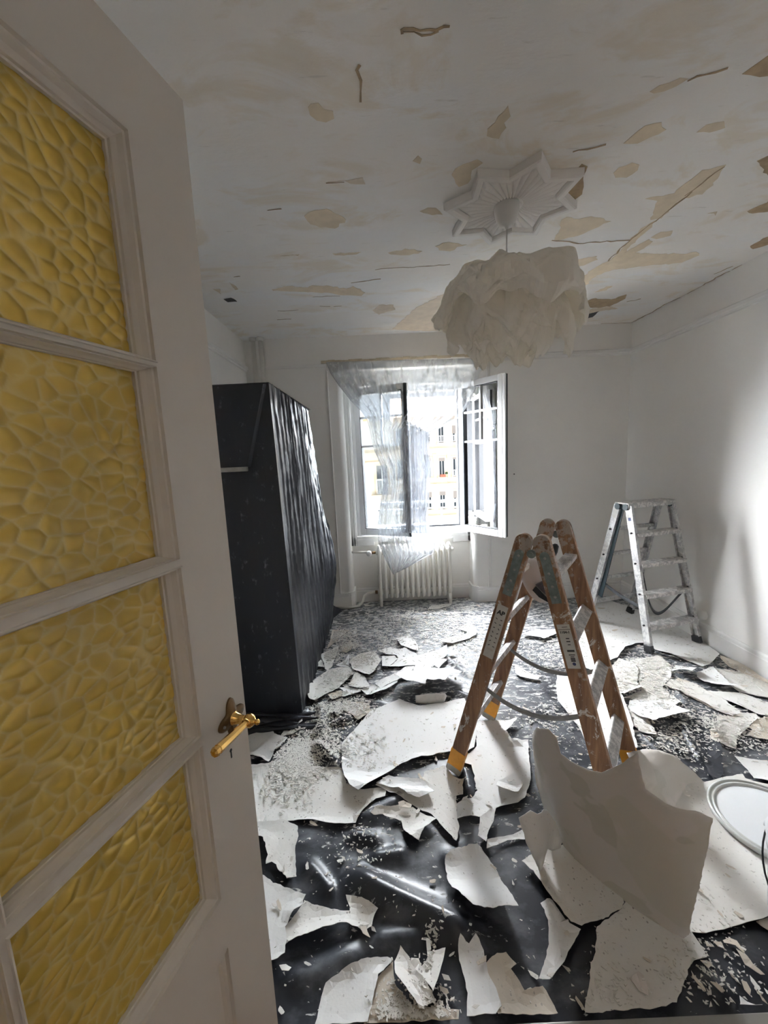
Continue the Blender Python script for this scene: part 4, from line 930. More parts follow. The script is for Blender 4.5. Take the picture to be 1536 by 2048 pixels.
# outside: guard rail, street, facade
gr = thing('balcony_railing', (.3, 5.1, 0), 'dark iron balcony railing outside the open window', 'railing')
MB().box((-1.5, 5.08, .862), (2.0, 5.125, .897)).build('top_rail', M_RAIL, gr, bevel=.005)
MB().box((-1.5, 5.09, .787), (2.0, 5.112, .802)).build('lower_rail', M_RAIL, gr)
for i, x in enumerate((-1.45, -1.2, -.93, -.65, -.36, -.066, .19, .47, .75, .96, 1.25, 1.6, 1.95)):
    MB().box((x - .011, 5.09, -.02), (x + .011, 5.112, .787 if i % 2 == 0 else .862)).build('baluster', M_RAIL, gr)
struct(MB().box((-1.6, 4.2, -.18), (2.1, 5.18, -.02)).build('floor_bounce_slab', M_STONE))  # unseen slab added outside to bounce sunlight up onto the ceiling
st = struct(MB().box((-60, 4.3, -16.2), (60, 70, -16)).build('floor_street', M_STREET))

FY = 30.0
bd = thing('apartment_building', (4.0, FY, -16), 'cream stone apartment building across the street, seen through the window', 'building')
MB().box((.95, FY, -16), (24, FY + 8, 4.2)).build('facade_wall', M_STONE, bd)
rf = MB().add([(.95, FY - .2, 4.2), (24, FY - .2, 4.2), (24, FY + 4, 6.2), (.95, FY + 4, 6.2), (.95, FY + 8, 4.2), (24, FY + 8, 4.2)], [(0, 1, 2, 3), (3, 2, 5, 4), (0, 3, 4), (1, 5, 2), (0, 4, 5, 1)])
rf.build('roof', M_ROOFT, bd)
def cornice(z, h, dp): return MB().box((.95, FY - dp, z), (24, FY, z + h * .5)).box((.95, FY - dp * 1.6, z + h * .5), (24, FY, z + h)).build('cornice', M_STONE2, bd)
cornice(1.53, .36, .16); cornice(3.95, .32, .2); cornice(-.97, .22, .12); cornice(-3.43, .28, .15); cornice(-6, .2, .15)
for x in (1.9, 2.92, 3.97, 5.03, 6.1):
    MB().box((x - .09, FY - .09, -.75), (x + .09, FY, 1.14)).box((x - .14, FY - .14, 1.14), (x + .14, FY, 1.5)).build('pilaster', M_STONE2, bd)
def far_window(p, x, z0, z1, w, blind, bal=False):
    m = MB().box((x - w / 2 - .09, FY - .07, z0 - .08), (x - w / 2, FY, z1 + .12)).box((x + w / 2, FY - .07, z0 - .08), (x + w / 2 + .09, FY, z1 + .12)).box((x - w / 2, FY - .07, z1), (x + w / 2, FY, z1 + .12)).box((x - w / 2 - .15, FY - .16, z0 - .19), (x + w / 2 + .15, FY, z0 - .08))
    f = m.build('window', M_STONE2, p)
    MB().box((x - w / 2, FY - .014, z0 - .08), (x + w / 2, FY - .002, z1)).build('pane', M_FWIN, f)
    g = MB().box((x - .022, FY - .036, z0), (x + .022, FY - .014, z1)).box((x - w / 2, FY - .036, z0 - .07), (x - w / 2 + .05, FY - .014, z1)).box((x + w / 2 - .05, FY - .036, z0 - .07), (x + w / 2, FY - .014, z1))
    g.build('sash_bars', M_FFRAME, f)
    if blind: MB().box((x - w / 2, FY - .054, z1 - blind), (x + w / 2, FY - .036, z1)).build('roller_blind', M_SHUT, f)
    if bal:
        q = MB().box((x - w / 2 - .07, FY - .23, z0 + .38), (x + w / 2 + .07, FY - .20, z0 + .43)).box((x - w / 2 - .07, FY - .23, z0 - .03), (x + w / 2 + .07, FY - .20, z0 + .015))
        for k in range(7): q.box((x - w / 2 - .07 + k * (w + .11) / 6, FY - .22, z0), (x - w / 2 - .045 + k * (w + .11) / 6, FY - .205, z0 + .4))
        q.build('window_grille', M_FFRAME, f)
    return f
for ci, x in enumerate((1.36, 2.41, 3.46, 4.51, 5.56, 6.61)):
    far_window(bd, x, 2.39, 3.53, .45, (0, .2, .35, 0, .6, .2)[ci], bal=True)
    far_window(bd, x, -.18, 1.18, .45, (.2, .3, .2, .25, .15, .2)[ci], bal=(ci == 4))
    far_window(bd, x, -2.64, -1.36, .45, (.35, .3, .42, .3, .55, .2)[ci])
    far_window(bd, x, -5.14, -3.93, .45, .35)
pot = MB().box((4.33, FY - .45, -.26), (4.72, FY - .25, -.06)).build('flower_box', M_TERRA, bd)
MB().lathe([(.02, -.06), (.12, -.02), (.10, .08), (.02, .12)], (4.80, FY - .36, 0), 10).build('potted_plant', M_LEAF, pot)
b2 = thing('neighbour_building', (-4, FY, -16), 'pale gabled building left of the apartment building, seen through the left window leaf', 'building')
MB().box((-24, FY - .3, -16), (.90, FY + 7, 4.1)).build('facade_wall', M_STONE, b2)
MB().add([(-4.5, FY - .4, 4.1), (-.9, FY - .4, 4.1), (-.9, FY - .4, 4.25), (-2.43, FY - .4, 5.2), (-4.5, FY - .4, 4.25), (-4.5, FY + 6.5, 4.1), (-.9, FY + 6.5, 4.1), (-.9, FY + 6.5, 4.25), (-2.43, FY + 6.5, 5.2), (-4.5, FY + 6.5, 4.25)],
         [(0, 1, 2, 3, 4), (9, 8, 7, 6, 5), (0, 5, 6, 1), (1, 6, 7, 2), (2, 7, 8, 3), (3, 8, 9, 4), (4, 9, 5, 0)]).build('gable', M_ROOFT, b2)
MB().box((-24, FY - .6, 1.39), (.90, FY - .3, 1.78)).build('cornice', M_STONE2, b2)
MB().box((-24, FY - .45, .96), (.90, FY - .3, 1.1)).build('string_course', M_STONE2, b2)
MB().box((-.9, FY - .75, -1.72), (.88, FY - .3, -1.36)).build('balcony_slab', M_STONE2, b2)
w2 = MB().box((-.64, FY - .42, -1.3), (-.43, FY - .3, 1.0)).box((.36, FY - .42, -1.3), (.57, FY - .3, 1.0)).box((-.43, FY - .42, .82), (.36, FY - .3, 1.0)).build('window', M_STONE2, b2)
MB().box((-.43, FY - .33, -1.3), (.36, FY - .301, .82)).build('pane', M_FWIN, w2)
MB().box((-.06, FY - .37, -1.3), (.0, FY - .33, .82)).box((-.43, FY - .37, -.25), (.36, FY - .33, -.18)).build('sash_bars', M_FFRAME, w2)
q = MB().box((-.5, FY - .66, -.28), (.43, FY - .62, -.22))
for k_ in range(12): q.box((-.5 + k_ * .08, FY - .65, -1.36), (-.47 + k_ * .08, FY - .63, -.24))
q.build('window_grille', M_FFRAME, w2)

# ================================================================ RADIATOR
rd = thing('radiator', (.28, 3.85, 0), 'cream cast iron column radiator under the window', 'radiator')
NS = 14; rx0, rx1 = -.097, .652
for i in range(NS):
    x = rx0 + (rx1 - rx0) * (i + .5) / NS
    m = MB(); zt, zb = .606, .082
    loop = []
    for k in range(13):
        a = math.pi * k / 12; loop.append((x, 3.845 - .047 * math.cos(a), zt - .045 + .045 * math.sin(a)))
    for k in range(13):
        a = math.pi + math.pi * k / 12; loop.append((x, 3.845 - .047 * math.cos(a), zb + .045 + .045 * math.sin(a)))
    m.tube(loop, .0165, 10, closed=True)
    m.tube([(x, 3.845, zb + .04), (x, 3.845, zt - .04)], .012, 8)
    for z in (.135, .545): m.tube([(x - .027, 3.845, z), (x + .027, 3.845, z)], .026, 12)
    m.tube([(x, 3.80, zt - .02), (x, 3.803, zt + .006), (x, 3.83, zt + .012)], .010, 8)
    if i in (0, NS - 1):
        for y in (3.798, 3.892): m.tube([(x, y, .11), (x, y, -.010)], .0165, 10)
    m.build('section', M_RAD, rd, smooth=True)
vm = MB().tube([(rx0 - .005, 3.845, .545), (-.150, 3.845, .545)], .014, 12)
vm.build('valve_body', M_BRONZE, rd, smooth=True)
kn = MB(); kn.tube([(-.168, 3.858, .545), (-.168, 3.845, .545), (-.168, 3.80, .545), (-.168, 3.79, .545)], [.014, .024, .026, .020], 18)
kn.build('valve_knob', M_PVC, rd, smooth=True)
MB().tube([(-.150, 3.862, .548), (-.26, 3.862, .552), (NL + .002, 3.862, .556)], .011, 10).build('supply_pipe', M_PIPE, rd, smooth=True)
MB().tube([(rx0 - .03, 3.845, .135), (-.20, 3.84, .13), (-.235, 3.83, .11), (-.26, 3.80, .05), (-.29, 3.775, .022), (-.36, 3.765, .016), (-.55, 3.765, .016)], .012, 10).build('return_pipe', M_PIPE, rd, smooth=True)
MB().tube([(rx0 - .004, 3.845, .135), (rx0 - .03, 3.845, .135)], .018, 12).build('bleed_nut', M_BRONZE, rd, smooth=True)
MB().tube([(rx1 + .004, 3.845, .545), (rx1 + .018, 3.845, .545)], .020, 12).build('end_plug', M_RAD, rd, smooth=True)

# ================================================================ FILM OVER THE WINDOW
fm = thing('plastic_film_curtain', (.2, 3.70, .35), 'thin clear plastic film taped over the window and gathered in the middle', 'plastic film')
def film_grid(K, nc, steps, sd, fq):
    rows = []; nr = (len(K) - 1) * steps
    for i in range(len(K) - 1):
        for s in range(steps):
            t = s / steps
            (a0, b0, m0), (a1, b1, m1) = K[i], K[i + 1]
            rows.append((Vector(a0).lerp(Vector(a1), t), Vector(b0).lerp(Vector(b1), t), m0 + (m1 - m0) * t))
    rows.append((Vector(K[-1][0]), Vector(K[-1][1]), K[-1][2]))
    g = []
    for ri, (a, b, am) in enumerate(rows):
        line = []; vv = ri / nr
        for c in range(nc + 1):
            t = c / nc; p = a.lerp(b, t)
            fold = math.sin(t * fq + 3.0 * noise.noise(Vector((t * 4, p.z * 1.5, sd)))) * .6 + .5 * math.sin(t * fq * 2.3 + p.z * 4) + 1.0 * noise.noise(Vector((t * 9, p.z * 2.5, sd + 4)))
            crk = noise.noise(Vector((t * 46 + vv * 3, vv * 5, sd + 8))) * 1.0 + noise.noise(Vector((t * 90 - vv * 8, vv * 9, sd + 2))) * .45 + .5 * abs(noise.noise(Vector((p.x * 14 + p.z * 9, p.z * 12 - p.x * 6, sd + 5))))
            edge = min(1, 12 * t, 12 * (1 - t))
            line.append((p.x, p.y - .004 + am * (fold + crk) * (.35 + .65 * edge), p.z + am * .4 * noise.noise(Vector((t * 12, p.z * 5, sd)))))
        g.append(line)
    return g
MB().grid(film_grid(FILM_ROWS, 150, 9, 3.0, 44)).build('film', M_FILM, fm, smooth=True, solid=.0003)
MB().grid(film_grid(TAIL_ROWS, 60, 12, 9.0, 30)).build('gathered_tail', M_FILM, fm, smooth=True, solid=.0003)
kx, ky, kz = .30, 3.672, 1.765
m = MB(); ring = []
for k in range(40):
    t = k / 39; ring.append((kx - .075 + .15 * t, ky - .012 * math.sin(t * 9), kz + .035 - .085 * t + .006 * math.sin(t * 23)))
m.tube(ring, [.006 + .007 * abs(math.sin(k * .7)) for k in range(40)], 8); m.build('knot', M_FILM, fm, smooth=True)
tp = MB()
for i in range(24):
    x0 = -.52 + 1.52 * i / 24; x1 = -.52 + 1.52 * (i + 1) / 24; d = .004 * math.sin(i * 1.7)
    tp.box((x0, ROOM_D - .0035, 2.368 + d), (x1, ROOM_D - .0005, 2.392 + d))
tp.build('tape_strip', M_TAPE, fm)

# ================================================================ DOOR
door = struct(thing('door_1', (-.286, .704, 0)))
DA = math.radians(-106); DD = Vector((math.cos(DA), math.sin(DA), 0)); DN = Vector((.9613, -.2756, 0)); DE = Vector((-.376 * .76, .9266 * .76, 0))
def dp(u, w, z): return DE + DD * u + DN * w + Vector((0, 0, z))
def dbox(m, u0, u1, w0, w1, z0, z1):
    return m.add([dp(u, w, z) for z in (z0, z1) for u, w in ((u0, w0), (u1, w0), (u1, w1), (u0, w1))],
                 [(0, 3, 2, 1), (4, 5, 6, 7), (0, 1, 5, 4), (1, 2, 6, 5), (2, 3, 7, 6), (3, 0, 4, 7)])
DW, DT = .786, -.040
cols = [(.138, .380), (.406, .648)]
prow = [(1.652, 1.917), (1.361, 1.627), (1.063, 1.330), (.760, 1.029)]
MS, MM = .0245, .0105
Z0D = .012
dbox(MB(), 0, .138 - MS, DT, 0, Z0D, 2.06).build('stile', M_DOOR, door)
dbox(MB(), .648 + MS, DW, DT, 0, Z0D, 2.06).build('stile', M_DOOR, door)
dbox(MB(), .138 - MS, .648 + MS, DT, 0, 1.917 + MS, 2.06).build('rail', M_DOOR, door)
dbox(MB(), .138 - MS, .648 + MS, DT, 0, .632, .760 - MS).build('rail', M_DOOR, door)
dbox(MB(), .138 - MS, .648 + MS, DT, 0, Z0D, .19).build('rail', M_DOOR, door)
dbox(MB(), .380 + MM, .406 - MM, DT, 0, .760 - MS, 1.917 + MS).build('muntin', M_DOOR, door)
for (za, _), (_, zb) in zip(prow[:-1], prow[1:]):
    for u0, u1 in ((.138 - MS, .380 + MM), (.406 - MM, .648 + MS)): dbox(MB(), u0, u1, DT, 0, zb + MM, za - MM).build('muntin', M_DOOR, door)
PROF = [(0, 0), (.06, .003), (.20, .003), (.26, -.002), (.42, -.002), (.62, -.008), (.86, -.0125), (.90, -.016), (1.0, -.017), (1.0, -.026)]
for ci, (u0, u1) in enumerate(cols):
    for ri, (z0, z1) in enumerate(prow):
        wl = MS if ci == 0 else MM; wr = MM if ci == 0 else MS; wt = MS if ri == 0 else MM; wbm = MS if ri == 3 else MM
        rows = []
        for f, w in PROF:
            g = 1 - f
            rows.append([dp(u0 - wl * g, w, z0 - wbm * g), dp(u1 + wr * g, w, z0 - wbm * g), dp(u1 + wr * g, w, z1 + wt * g), dp(u0 - wl * g, w, z1 + wt * g)])
        mm = MB()
        for i in range(len(rows) - 1):
            for k in range(4):
                l = (k + 1) % 4; mm.add([rows[i][k], rows[i][l], rows[i + 1][l], rows[i + 1][k]], [(0, 1, 2, 3)])
        mm.build('moulding', M_DOOR, door)
        # hammered pane: front face dimpled
        nx, nz = 124, 134; g = []; cell = []
        for j in range(nz + 1):
            line = []
            for i in range(nx + 1):
                u = u0 - .003 + (u1 - u0 + .006) * i / nx; z = z0 - .003 + (z1 - z0 + .006) * j / nz
                q = Vector((u * 1.0, z * 1.25, ci * 3 + ri)); q = q + Vector((noise.noise(q * 22), noise.noise(q * 22 + Vector((5, 0, 0))), 0)) * .006
                dist, _p = noise.voronoi(q * 40)
                edge = dist[1] - dist[0]
                hgt = 1 - (1 - min(1, edge * 1.7)) ** 1.8; cell.append(hgt)
                line.append(dp(u, -.0235 + .0025 * hgt + .0003 * noise.noise(q * 90), z))
            g.append(line)
        gp = MB().grid(g).build('glass_pane', M_AMBER, door, smooth=True)
        gp.data.attributes.new('cell', 'FLOAT', 'POINT').data.foreach_set('value', cell)
# lower panels
for u0, u1 in ((.133, .653),):
    rows = []; z0, z1 = .19 + .028, .604
    for f, w in ((1, 0), (.9, -.003), (.72, -.003), (.66, -.008), (.35, -.008), (.2, -.013), (0, -.014)):
        g = .028 * f; rows.append([dp(u0 - g, w, z0 - g), dp(u1 + g, w, z0 - g), dp(u1 + g, w, z1 + g), dp(u0 - g, w, z1 + g)])
    mm = MB()
    for i in range(len(rows) - 1):
        for k in range(4): l = (k + 1) % 4; mm.add([rows[i][k], rows[i][l], rows[i + 1][l], rows[i + 1][k]], [(0, 1, 2, 3)])
    mm.build('panel_moulding', M_DOOR, door)
    dbox(MB(), u0, u1, -.030, -.014, z0, z1).build('lower_panel', M_DOOR, door)
# handle
UH, ZH_ = .042, 1.033
hd = MB(); pr = []
for k in range(64):
    a = 2 * math.pi * k / 64; r = .019 + .017 * abs(math.cos(2 * (a))) ** 2.2
    pr.append((r * math.cos(a), r * math.sin(a)))
vs = []
for w, s in ((.0, 1.0), (.003, .98), (.005, .82), (.007, .5)): vs += [dp(UH + x * s, w, ZH_ + y * s * 1.1) for x, y in pr]
fs = [(i * 64 + k, i * 64 + (k + 1) % 64, (i + 1) * 64 + (k + 1) % 64, (i + 1) * 64 + k) for i in range(3) for k in range(64)] + [tuple(range(192, 256))]
hd.add(vs, fs)
lev = hd.build('handle_rosette', M_BRONZE, door, smooth=False)
for du, dz in ((-.026, 0), (.026, 0)): MB().tube([dp(UH + du, .003, ZH_ + dz), dp(UH + du, .0075, ZH_ + dz)], [.0030, .0024], 12).build('screw', M_GREYBAR, lev, smooth=True)
MB().tube([dp(UH, .004, ZH_), dp(UH, .008, ZH_), dp(UH, .0085, ZH_), dp(UH, .012, ZH_), dp(UH, .0125, ZH_), dp(UH, .026, ZH_), dp(UH, .032, ZH_)], [.0118, .0118, .0100, .0100, .0094, .0078, .0084], 20).build('handle_neck', M_BRASS, door, smooth=True)
MB().tube([dp(UH, .030, ZH_), dp(UH, .032, ZH_), dp(UH, .036, ZH_), dp(UH, .043, ZH_), dp(UH, .047, ZH_), dp(UH, .050, ZH_), dp(UH, .052, ZH_), dp(UH, .055, ZH_), dp(UH, .058, ZH_), dp(UH, .060, ZH_)], [.006, .0105, .0125, .0115, .008, .0045, .004, .0055, .004, .001], 20).build('handle_knob', M_BRASS, door, smooth=True)
lv = MB(); L0 = dp(UH + .006, .039, ZH_ + .002); L1 = dp(.138, .041, ZH_ + .012); dv = (L1 - L0)
lv.tube([L0, L0 + dv * .06, L0 + dv * .07, L0 + dv * .10, L0 + dv * .5, L0 + dv * .88, L0 + dv * .89, L0 + dv * .92, L0 + dv * .93, L0 + dv * .98, L1], [.0075, .0085, .0062, .0062, .0074, .0083, .0072, .0072, .0085, .0075, .003], 8)
lv.build('lever_handle', M_BRASS, door)
kh = MB(); kh.tube([dp(.052, -.001, .975), dp(.052, .0006, .975)], .0032, 14); dbox(kh, .0505, .0535, -.001, .0006, .960, .974)
kh.build('keyhole', M_BLACK, door)
for z in (.35, 1.75): MB().tube([dp(DW + .006, -.002, z), dp(DW + .006, -.002, z + .09)], .008, 12).build('door_hinge', M_BRASS, door, smooth=True)

# ================================================================ PENDANT LAMP AND ROSETTE
rs = thing('ceiling_rosette', (.635, 1.95, ROOM_H), 'white plaster eight-pointed star rosette with fluted centre on the ceiling', 'ceiling rosette')
SX, SY, SR, SI = .635, 1.952, .308, .222
def star_r(a, R=SR, r=SI):
    k = (a / (math.pi / 4)) % 1.0; k = min(k, 1 - k) * 2
    A = math.pi / 8 * k; B = math.pi / 8
    x0, y0, x1, y1 = R, 0, r * math.cos(B), r * math.sin(B)
    c, s = math.cos(A), math.sin(A)
    t = (x0 * s - y0 * c) / ((x0 - x1) * s - (y0 - y1) * c) if abs((x0 - x1) * s - (y0 - y1) * c) > 1e-9 else 0
    return math.hypot(x0 + (x1 - x0) * t, y0 + (y1 - y0) * t)
NA = 384; ROT = math.radians(3)
rows = []
for k_, dz in ((1.0, -.001), (.995, -.030), (.965, -.034), (.875, -.034), (.845, -.030), (.835, -.014)):
    rows.append([(SX + star_r(2 * math.pi * i / NA) * k_ * math.cos(2 * math.pi * i / NA + ROT), SY + star_r(2 * math.pi * i / NA) * k_ * math.sin(2 * math.pi * i / NA + ROT), ROOM_H + dz) for i in range(NA + 1)])
MB().grid(rows).build('star_border', M_STAR, rs)
rows = []
for q in range(15):
    f = q / 14; line = []
    for i in range(NA + 1):
        a = 2 * math.pi * i / NA; r = .045 + (star_r(a) * .836 - .045) * f
        fl_ = abs(math.sin(a * 20)) ** .6
        line.append((SX + r * math.cos(a + ROT), SY + r * math.sin(a + ROT), ROOM_H - .012 - .012 * fl_ * min(1, 6 * f) * min(1, (1 - f) * 9 + .0)))
    rows.append(line)
MB().grid(rows).build('fluted_field', M_STAR, rs, smooth=False)
MB().lathe([(.0, -.022), (.047, -.022), (.055, -.012)], (SX, SY, ROOM_H), 40, cap=False).build('centre_boss', M_STAR, rs)

LX, LY = .612, 1.940
lp = thing('pendant_lamp', (LX, LY, 2.38), 'crumpled cream paper pendant lamp hanging from the star rosette', 'lamp')
MB().lathe([(.054, 2.583), (.055, 2.572), (.054, 2.555), (.049, 2.532), (.040, 2.512), (.026, 2.499), (.010, 2.495), (.007, 2.487), (.004, 2.480)], (LX, LY, 0), 40).build('ceiling_cup', M_CANOPY, lp, smooth=True)
MB().tube([(LX, LY, 2.490), (LX, LY, 2.30)], .0035, 8).build('cord', M_CANOPY, lp, smooth=True)
MB().lathe([(.020, 2.23), (.022, 2.30), (.014, 2.33)], (LX, LY, 0), 20).build('lamp_holder', M_CANOPY, lp, smooth=True)
MB().lathe([(.012, 2.235), (.022, 2.215), (.032, 2.18), (.030, 2.155), (.018, 2.135), (.0, 2.13)], (LX, LY, 0), 20).build('bulb', M_PVC, lp, smooth=True)
def crumpled(profile, seed, na=160, nq=64, jag=.05, amp=.03, lob=.16):
    g = []
    for q in range(nq + 1):
        t = q / nq; line = []
        for i in range(na + 1):
            a = 2 * math.pi * (i % na) / na; ca, sa = math.cos(a), math.sin(a)
            p = t * (len(profile) - 1); j = min(int(p), len(profile) - 2); u = p - j
            r = profile[j][0] + (profile[j + 1][0] - profile[j][0]) * u; z = profile[j][1] + (profile[j + 1][1] - profile[j][1]) * u
            V3 = Vector((ca * 1.3, sa * 1.3, t * 1.1 + seed)); on = sm(t * 3.5)
            lobe = noise.noise(V3 * 1.1) * lob + noise.noise(V3 * 2.4) * lob * .5
            d_ = noise.voronoi(V3 * 1.9)[0]; d2_ = noise.voronoi(V3 * 3.6 + Vector((2, 5, 1)))[0]
            cre = (d_[0] - .42) * 1.3 + (d2_[0] - .4) * .45 + noise.noise(V3 * 6) * .2 + abs(noise.noise(V3 * 3.3)) * .5 - .9 * sm(1 - (d_[1] - d_[0]) * 5) * .35
            r2 = r * (1 + lobe * on) + amp * cre * on
            hem = sm((t - .6) / .4)
            spike = noise.noise(Vector((ca * 1.9, sa * 1.9, seed + 20))) + .55 * noise.noise(Vector((ca * 5, sa * 5, seed + 31)))
            z2 = z - hem * jag * 1.6 * spike + amp * .8 * noise.noise(V3 * 2.6 + Vector((7, 7, 7))) * on
            line.append((LX + .012 + r2 * ca, LY + .02 + r2 * sa, z2))
        g.append(line)
    return g
MB().grid(crumpled([(.010, 2.322), (.11, 2.328), (.19, 2.305), (.265, 2.255), (.315, 2.195), (.345, 2.135), (.335, 2.085)], 2.0, jag=.055, amp=.050)).build('outer_paper_layer', M_SHADE, lp, solid=.0012)
MB().grid(crumpled([(.010, 2.300), (.10, 2.29), (.18, 2.24), (.24, 2.16), (.265, 2.08), (.262, 2.02), (.245, 1.985)], 9.0, jag=.055, amp=.045)).build('middle_paper_layer', M_SHADE, lp, solid=.0012)
MB().grid(crumpled([(.010, 2.28), (.08, 2.26), (.13, 2.20), (.16, 2.12), (.175, 2.05), (.17, 1.98), (.15, 1.945)], 15.0, jag=.05, amp=.035, na=110, nq=48)).build('inner_paper_layer', M_SHADE, lp, solid=.0012)

# ================================================================ WRAPPED WARDROBE
wd = thing('wrapped_wardrobe', (-.88, 2.75, 0), 'tall wardrobe wrapped in black plastic sheeting against the left wall', 'wardrobe')
WX0, WY0, WY1, WZ = ROOM_L + .012, 2.14, 3.36, 1.90
def edge_x(z, y): return -.536 - .037 * (z / 1.9) - .0 * y
g = []
for j in range(61):
    z = .004 + (WZ - .004) * j / 60; line = []
    for i in range(41):
        t = i / 40; x = WX0 + (edge_x(z, 0) - WX0) * t
        y = WY0 + .006 * noise.noise(Vector((x * 4, z * 1.6, 2))) - .004 * sm((.25 - z) / .25) * (1 + noise.noise(Vector((x * 14, z * 30, 5))))
        line.append((x, y, z))
    g.append(line)
MB().grid(g).build('front_cover', M_COVER, wd, smooth=True)
g = []
for j in range(91):
    z = .004 + (WZ - .004) * j / 90; line = []
    for i in range(141):
        t = i / 140; y = WY0 + (WY1 + .02 - WY0) * t
        fall = .10 * t * (z / 1.9) * 0
        x = edge_x(z, y) + .020 * t * (1 - z / 1.9)
        env = min(1, t * 14)
        pk = y * 34 + 2.6 * noise.noise(Vector((y * 3.0, z * .8, 4)))
        ridge = (1 - abs(math.sin(pk))) ** 3 * .016 + .011 * noise.noise(Vector((y * 13, z * 1.4, 9))) + .006 * noise.noise(Vector((y * 30, z * 4.5, 12))) + .004 * noise.noise(Vector((y * 40, z * 30, 2)))
        bulge = .075 * math.exp(-((y - 3.36) / .30) ** 2 - ((z - .62) / .42) ** 2) - .03 * t * sm((z - 1.2) / .7)
        foot = -.02 * sm((.12 - z) / .12) * t
        line.append((x + env * (ridge + bulge + foot), y, z + (.012 * noise.noise(Vector((y * 8, 3, 3))) if j == 90 else 0)))
    g.append(line)
MB().grid(g).build('side_cover', M_COVER_SHINY, wd, smooth=True)
g = [[(WX0 + (-.573 + .0 - WX0) * i / 20 , WY0 + (WY1 + .02 - WY0) * j / 20, WZ + .004 + .006 * noise.noise(Vector((i * .4, j * .5, 1))) * (0 < i < 20) * (0 < j < 20)) for i in range(21)] for j in range(21)]
MB().grid(g).build('top_cover', M_COVER, wd, smooth=True)
MB().box((WX0, WY0 + .03, .03), (-.62, WY1 - .05, WZ - .02)).build('wardrobe_body', M_BLACK, wd)
# folded flap hanging over the front, with a pale taped edge
fp = MB().add([(WX0, WY0 - .012, 1.902), (-.598, WY0 - .014, 1.893), (-.585, WY0 - .004, 1.893), (-.715, WY0 - .030, 1.474), (-.703, WY0 - .006, 1.470), (WX0, WY0 - .030, 1.476), (WX0, WY0 - .002, 1.472)],
              [(0, 5, 3, 1), (1, 3, 4, 2), (5, 6, 4, 3)])
flap = fp.build('folded_flap', M_COVER, wd, solid=.002)
MB().box((WX0, WY0 - .034, 1.448), (-.716, WY0 - .010, 1.472)).build('taped_edge', M_GREYRUB, flap, bevel=.004)
# loose rear flap and bunched hem
MB().grid([[(-.62 + .12 * (1 - j / 12) * (i / 10) + .05 * (1 - j / 12), 3.42 + .32 * i / 10 * (1 - .55 * j / 12), .004 + .60 * (1 - .72 * (i / 10)) * (j / 12)) for i in range(11)] for j in range(13)]).build('rear_flap', M_COVER, wd, smooth=True, solid=.002)
hm = MB()
for k_ in range(5):
    path = []; rr = []
    for i in range(26):
        t = i / 25; x = WX0 + .02 + (.70 + .03 * k_) * t
        path.append((x, WY0 - .030 - .024 * k_ - .008 * math.sin(t * 9 + k_ * 2) + .10 * max(0, t - .86) * 2, .022 - .003 * k_ + .008 * math.sin(t * 13 + k_ * 1.3) + .004))
        rr.append((.016 + .007 * math.sin(t * 17 + k_ * 3)) * (1 - .6 * max(0, t - .8) * 5))
    hm.tube(path, rr, 9)
hm.build('bunched_hem', M_COVER_SHINY, wd, smooth=True)

# ================================================================ BLACK SHEET ON THE FLOOR
RG_ = []
for h, w, pts in RIDGES:
    xs = [p[0] for p in pts]; ys = [p[1] for p in pts]
    RG_.append((h, w, np.array(pts), min(xs) - 4 * w, max(xs) + 4 * w, min(ys) - 4 * w, max(ys) + 4 * w))
def ridge_field(X, Y):
    Z = np.zeros_like(X)
    for h, w, P, x0, x1, y0, y1 in RG_:
        msk = (X > x0) & (X < x1) & (Y > y0) & (Y < y1)
        if not msk.any(): continue
        px, py = X[msk], Y[msk]; best = np.full(px.shape, 9.0); along = np.zeros_like(px); tot = 0; L = []
        for i in range(len(P) - 1): L.append(np.hypot(*(P[i + 1] - P[i])))
        S = sum(L); acc = 0
        for i in range(len(P) - 1):
            a, d = P[i], P[i + 1] - P[i]; l2 = d @ d
            t = np.clip(((px - a[0]) * d[0] + (py - a[1]) * d[1]) / l2, 0, 1)
            dd = np.hypot(px - a[0] - t * d[0], py - a[1] - t * d[1])
            up_ = dd < best; best = np.where(up_, dd, best); along = np.where(up_, (acc + t * L[i]) / S, along); acc += L[i]
        env = np.clip(np.minimum(along, 1 - along) * 5, 0.05, 1) ** .8
        Z[msk] = np.maximum(Z[msk], h * env * np.exp(-(best / w) ** 2 * .9))
    return Z
def ridge_z(x, y): return float(ridge_field(np.array([x]), np.array([y]))[0])
GX, GY = 300, 252
xs = np.linspace(ROOM_L + .006, ROOM_R - .022, GX); ys = np.linspace(.835, ROOM_D + .13, GY)
XX, YY = np.meshgrid(xs, ys)
ZZ = ridge_field(XX, YY) - .001
V = []
for j in range(GY):
    for i in range(GX):
        x, y = xs[i], ys[j]
        yy = min(y, ROOM_D - .024) if (x < NL or x > NR) else y
        n = noise.noise(Vector((x * 5, y * 5, 1))) * .0022 + abs(noise.noise(Vector((x * 9 + y * 7, y * 3 - x * 3, 5)))) * .0035 * sm((y - 1.6) / 1.2)
        V.append((x, yy, min(ZZ[j, i] + n, .05)))
ds = MB(); ds.add(V, [(j * GX + i, j * GX + i + 1, (j + 1) * GX + i + 1, (j + 1) * GX + i) for j in range(GY - 1) for i in range(GX - 1)])
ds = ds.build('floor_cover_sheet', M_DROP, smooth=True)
tag(ds, 'black plastic sheet covering the whole floor, wrinkled and dusted with plaster', 'plastic sheet')

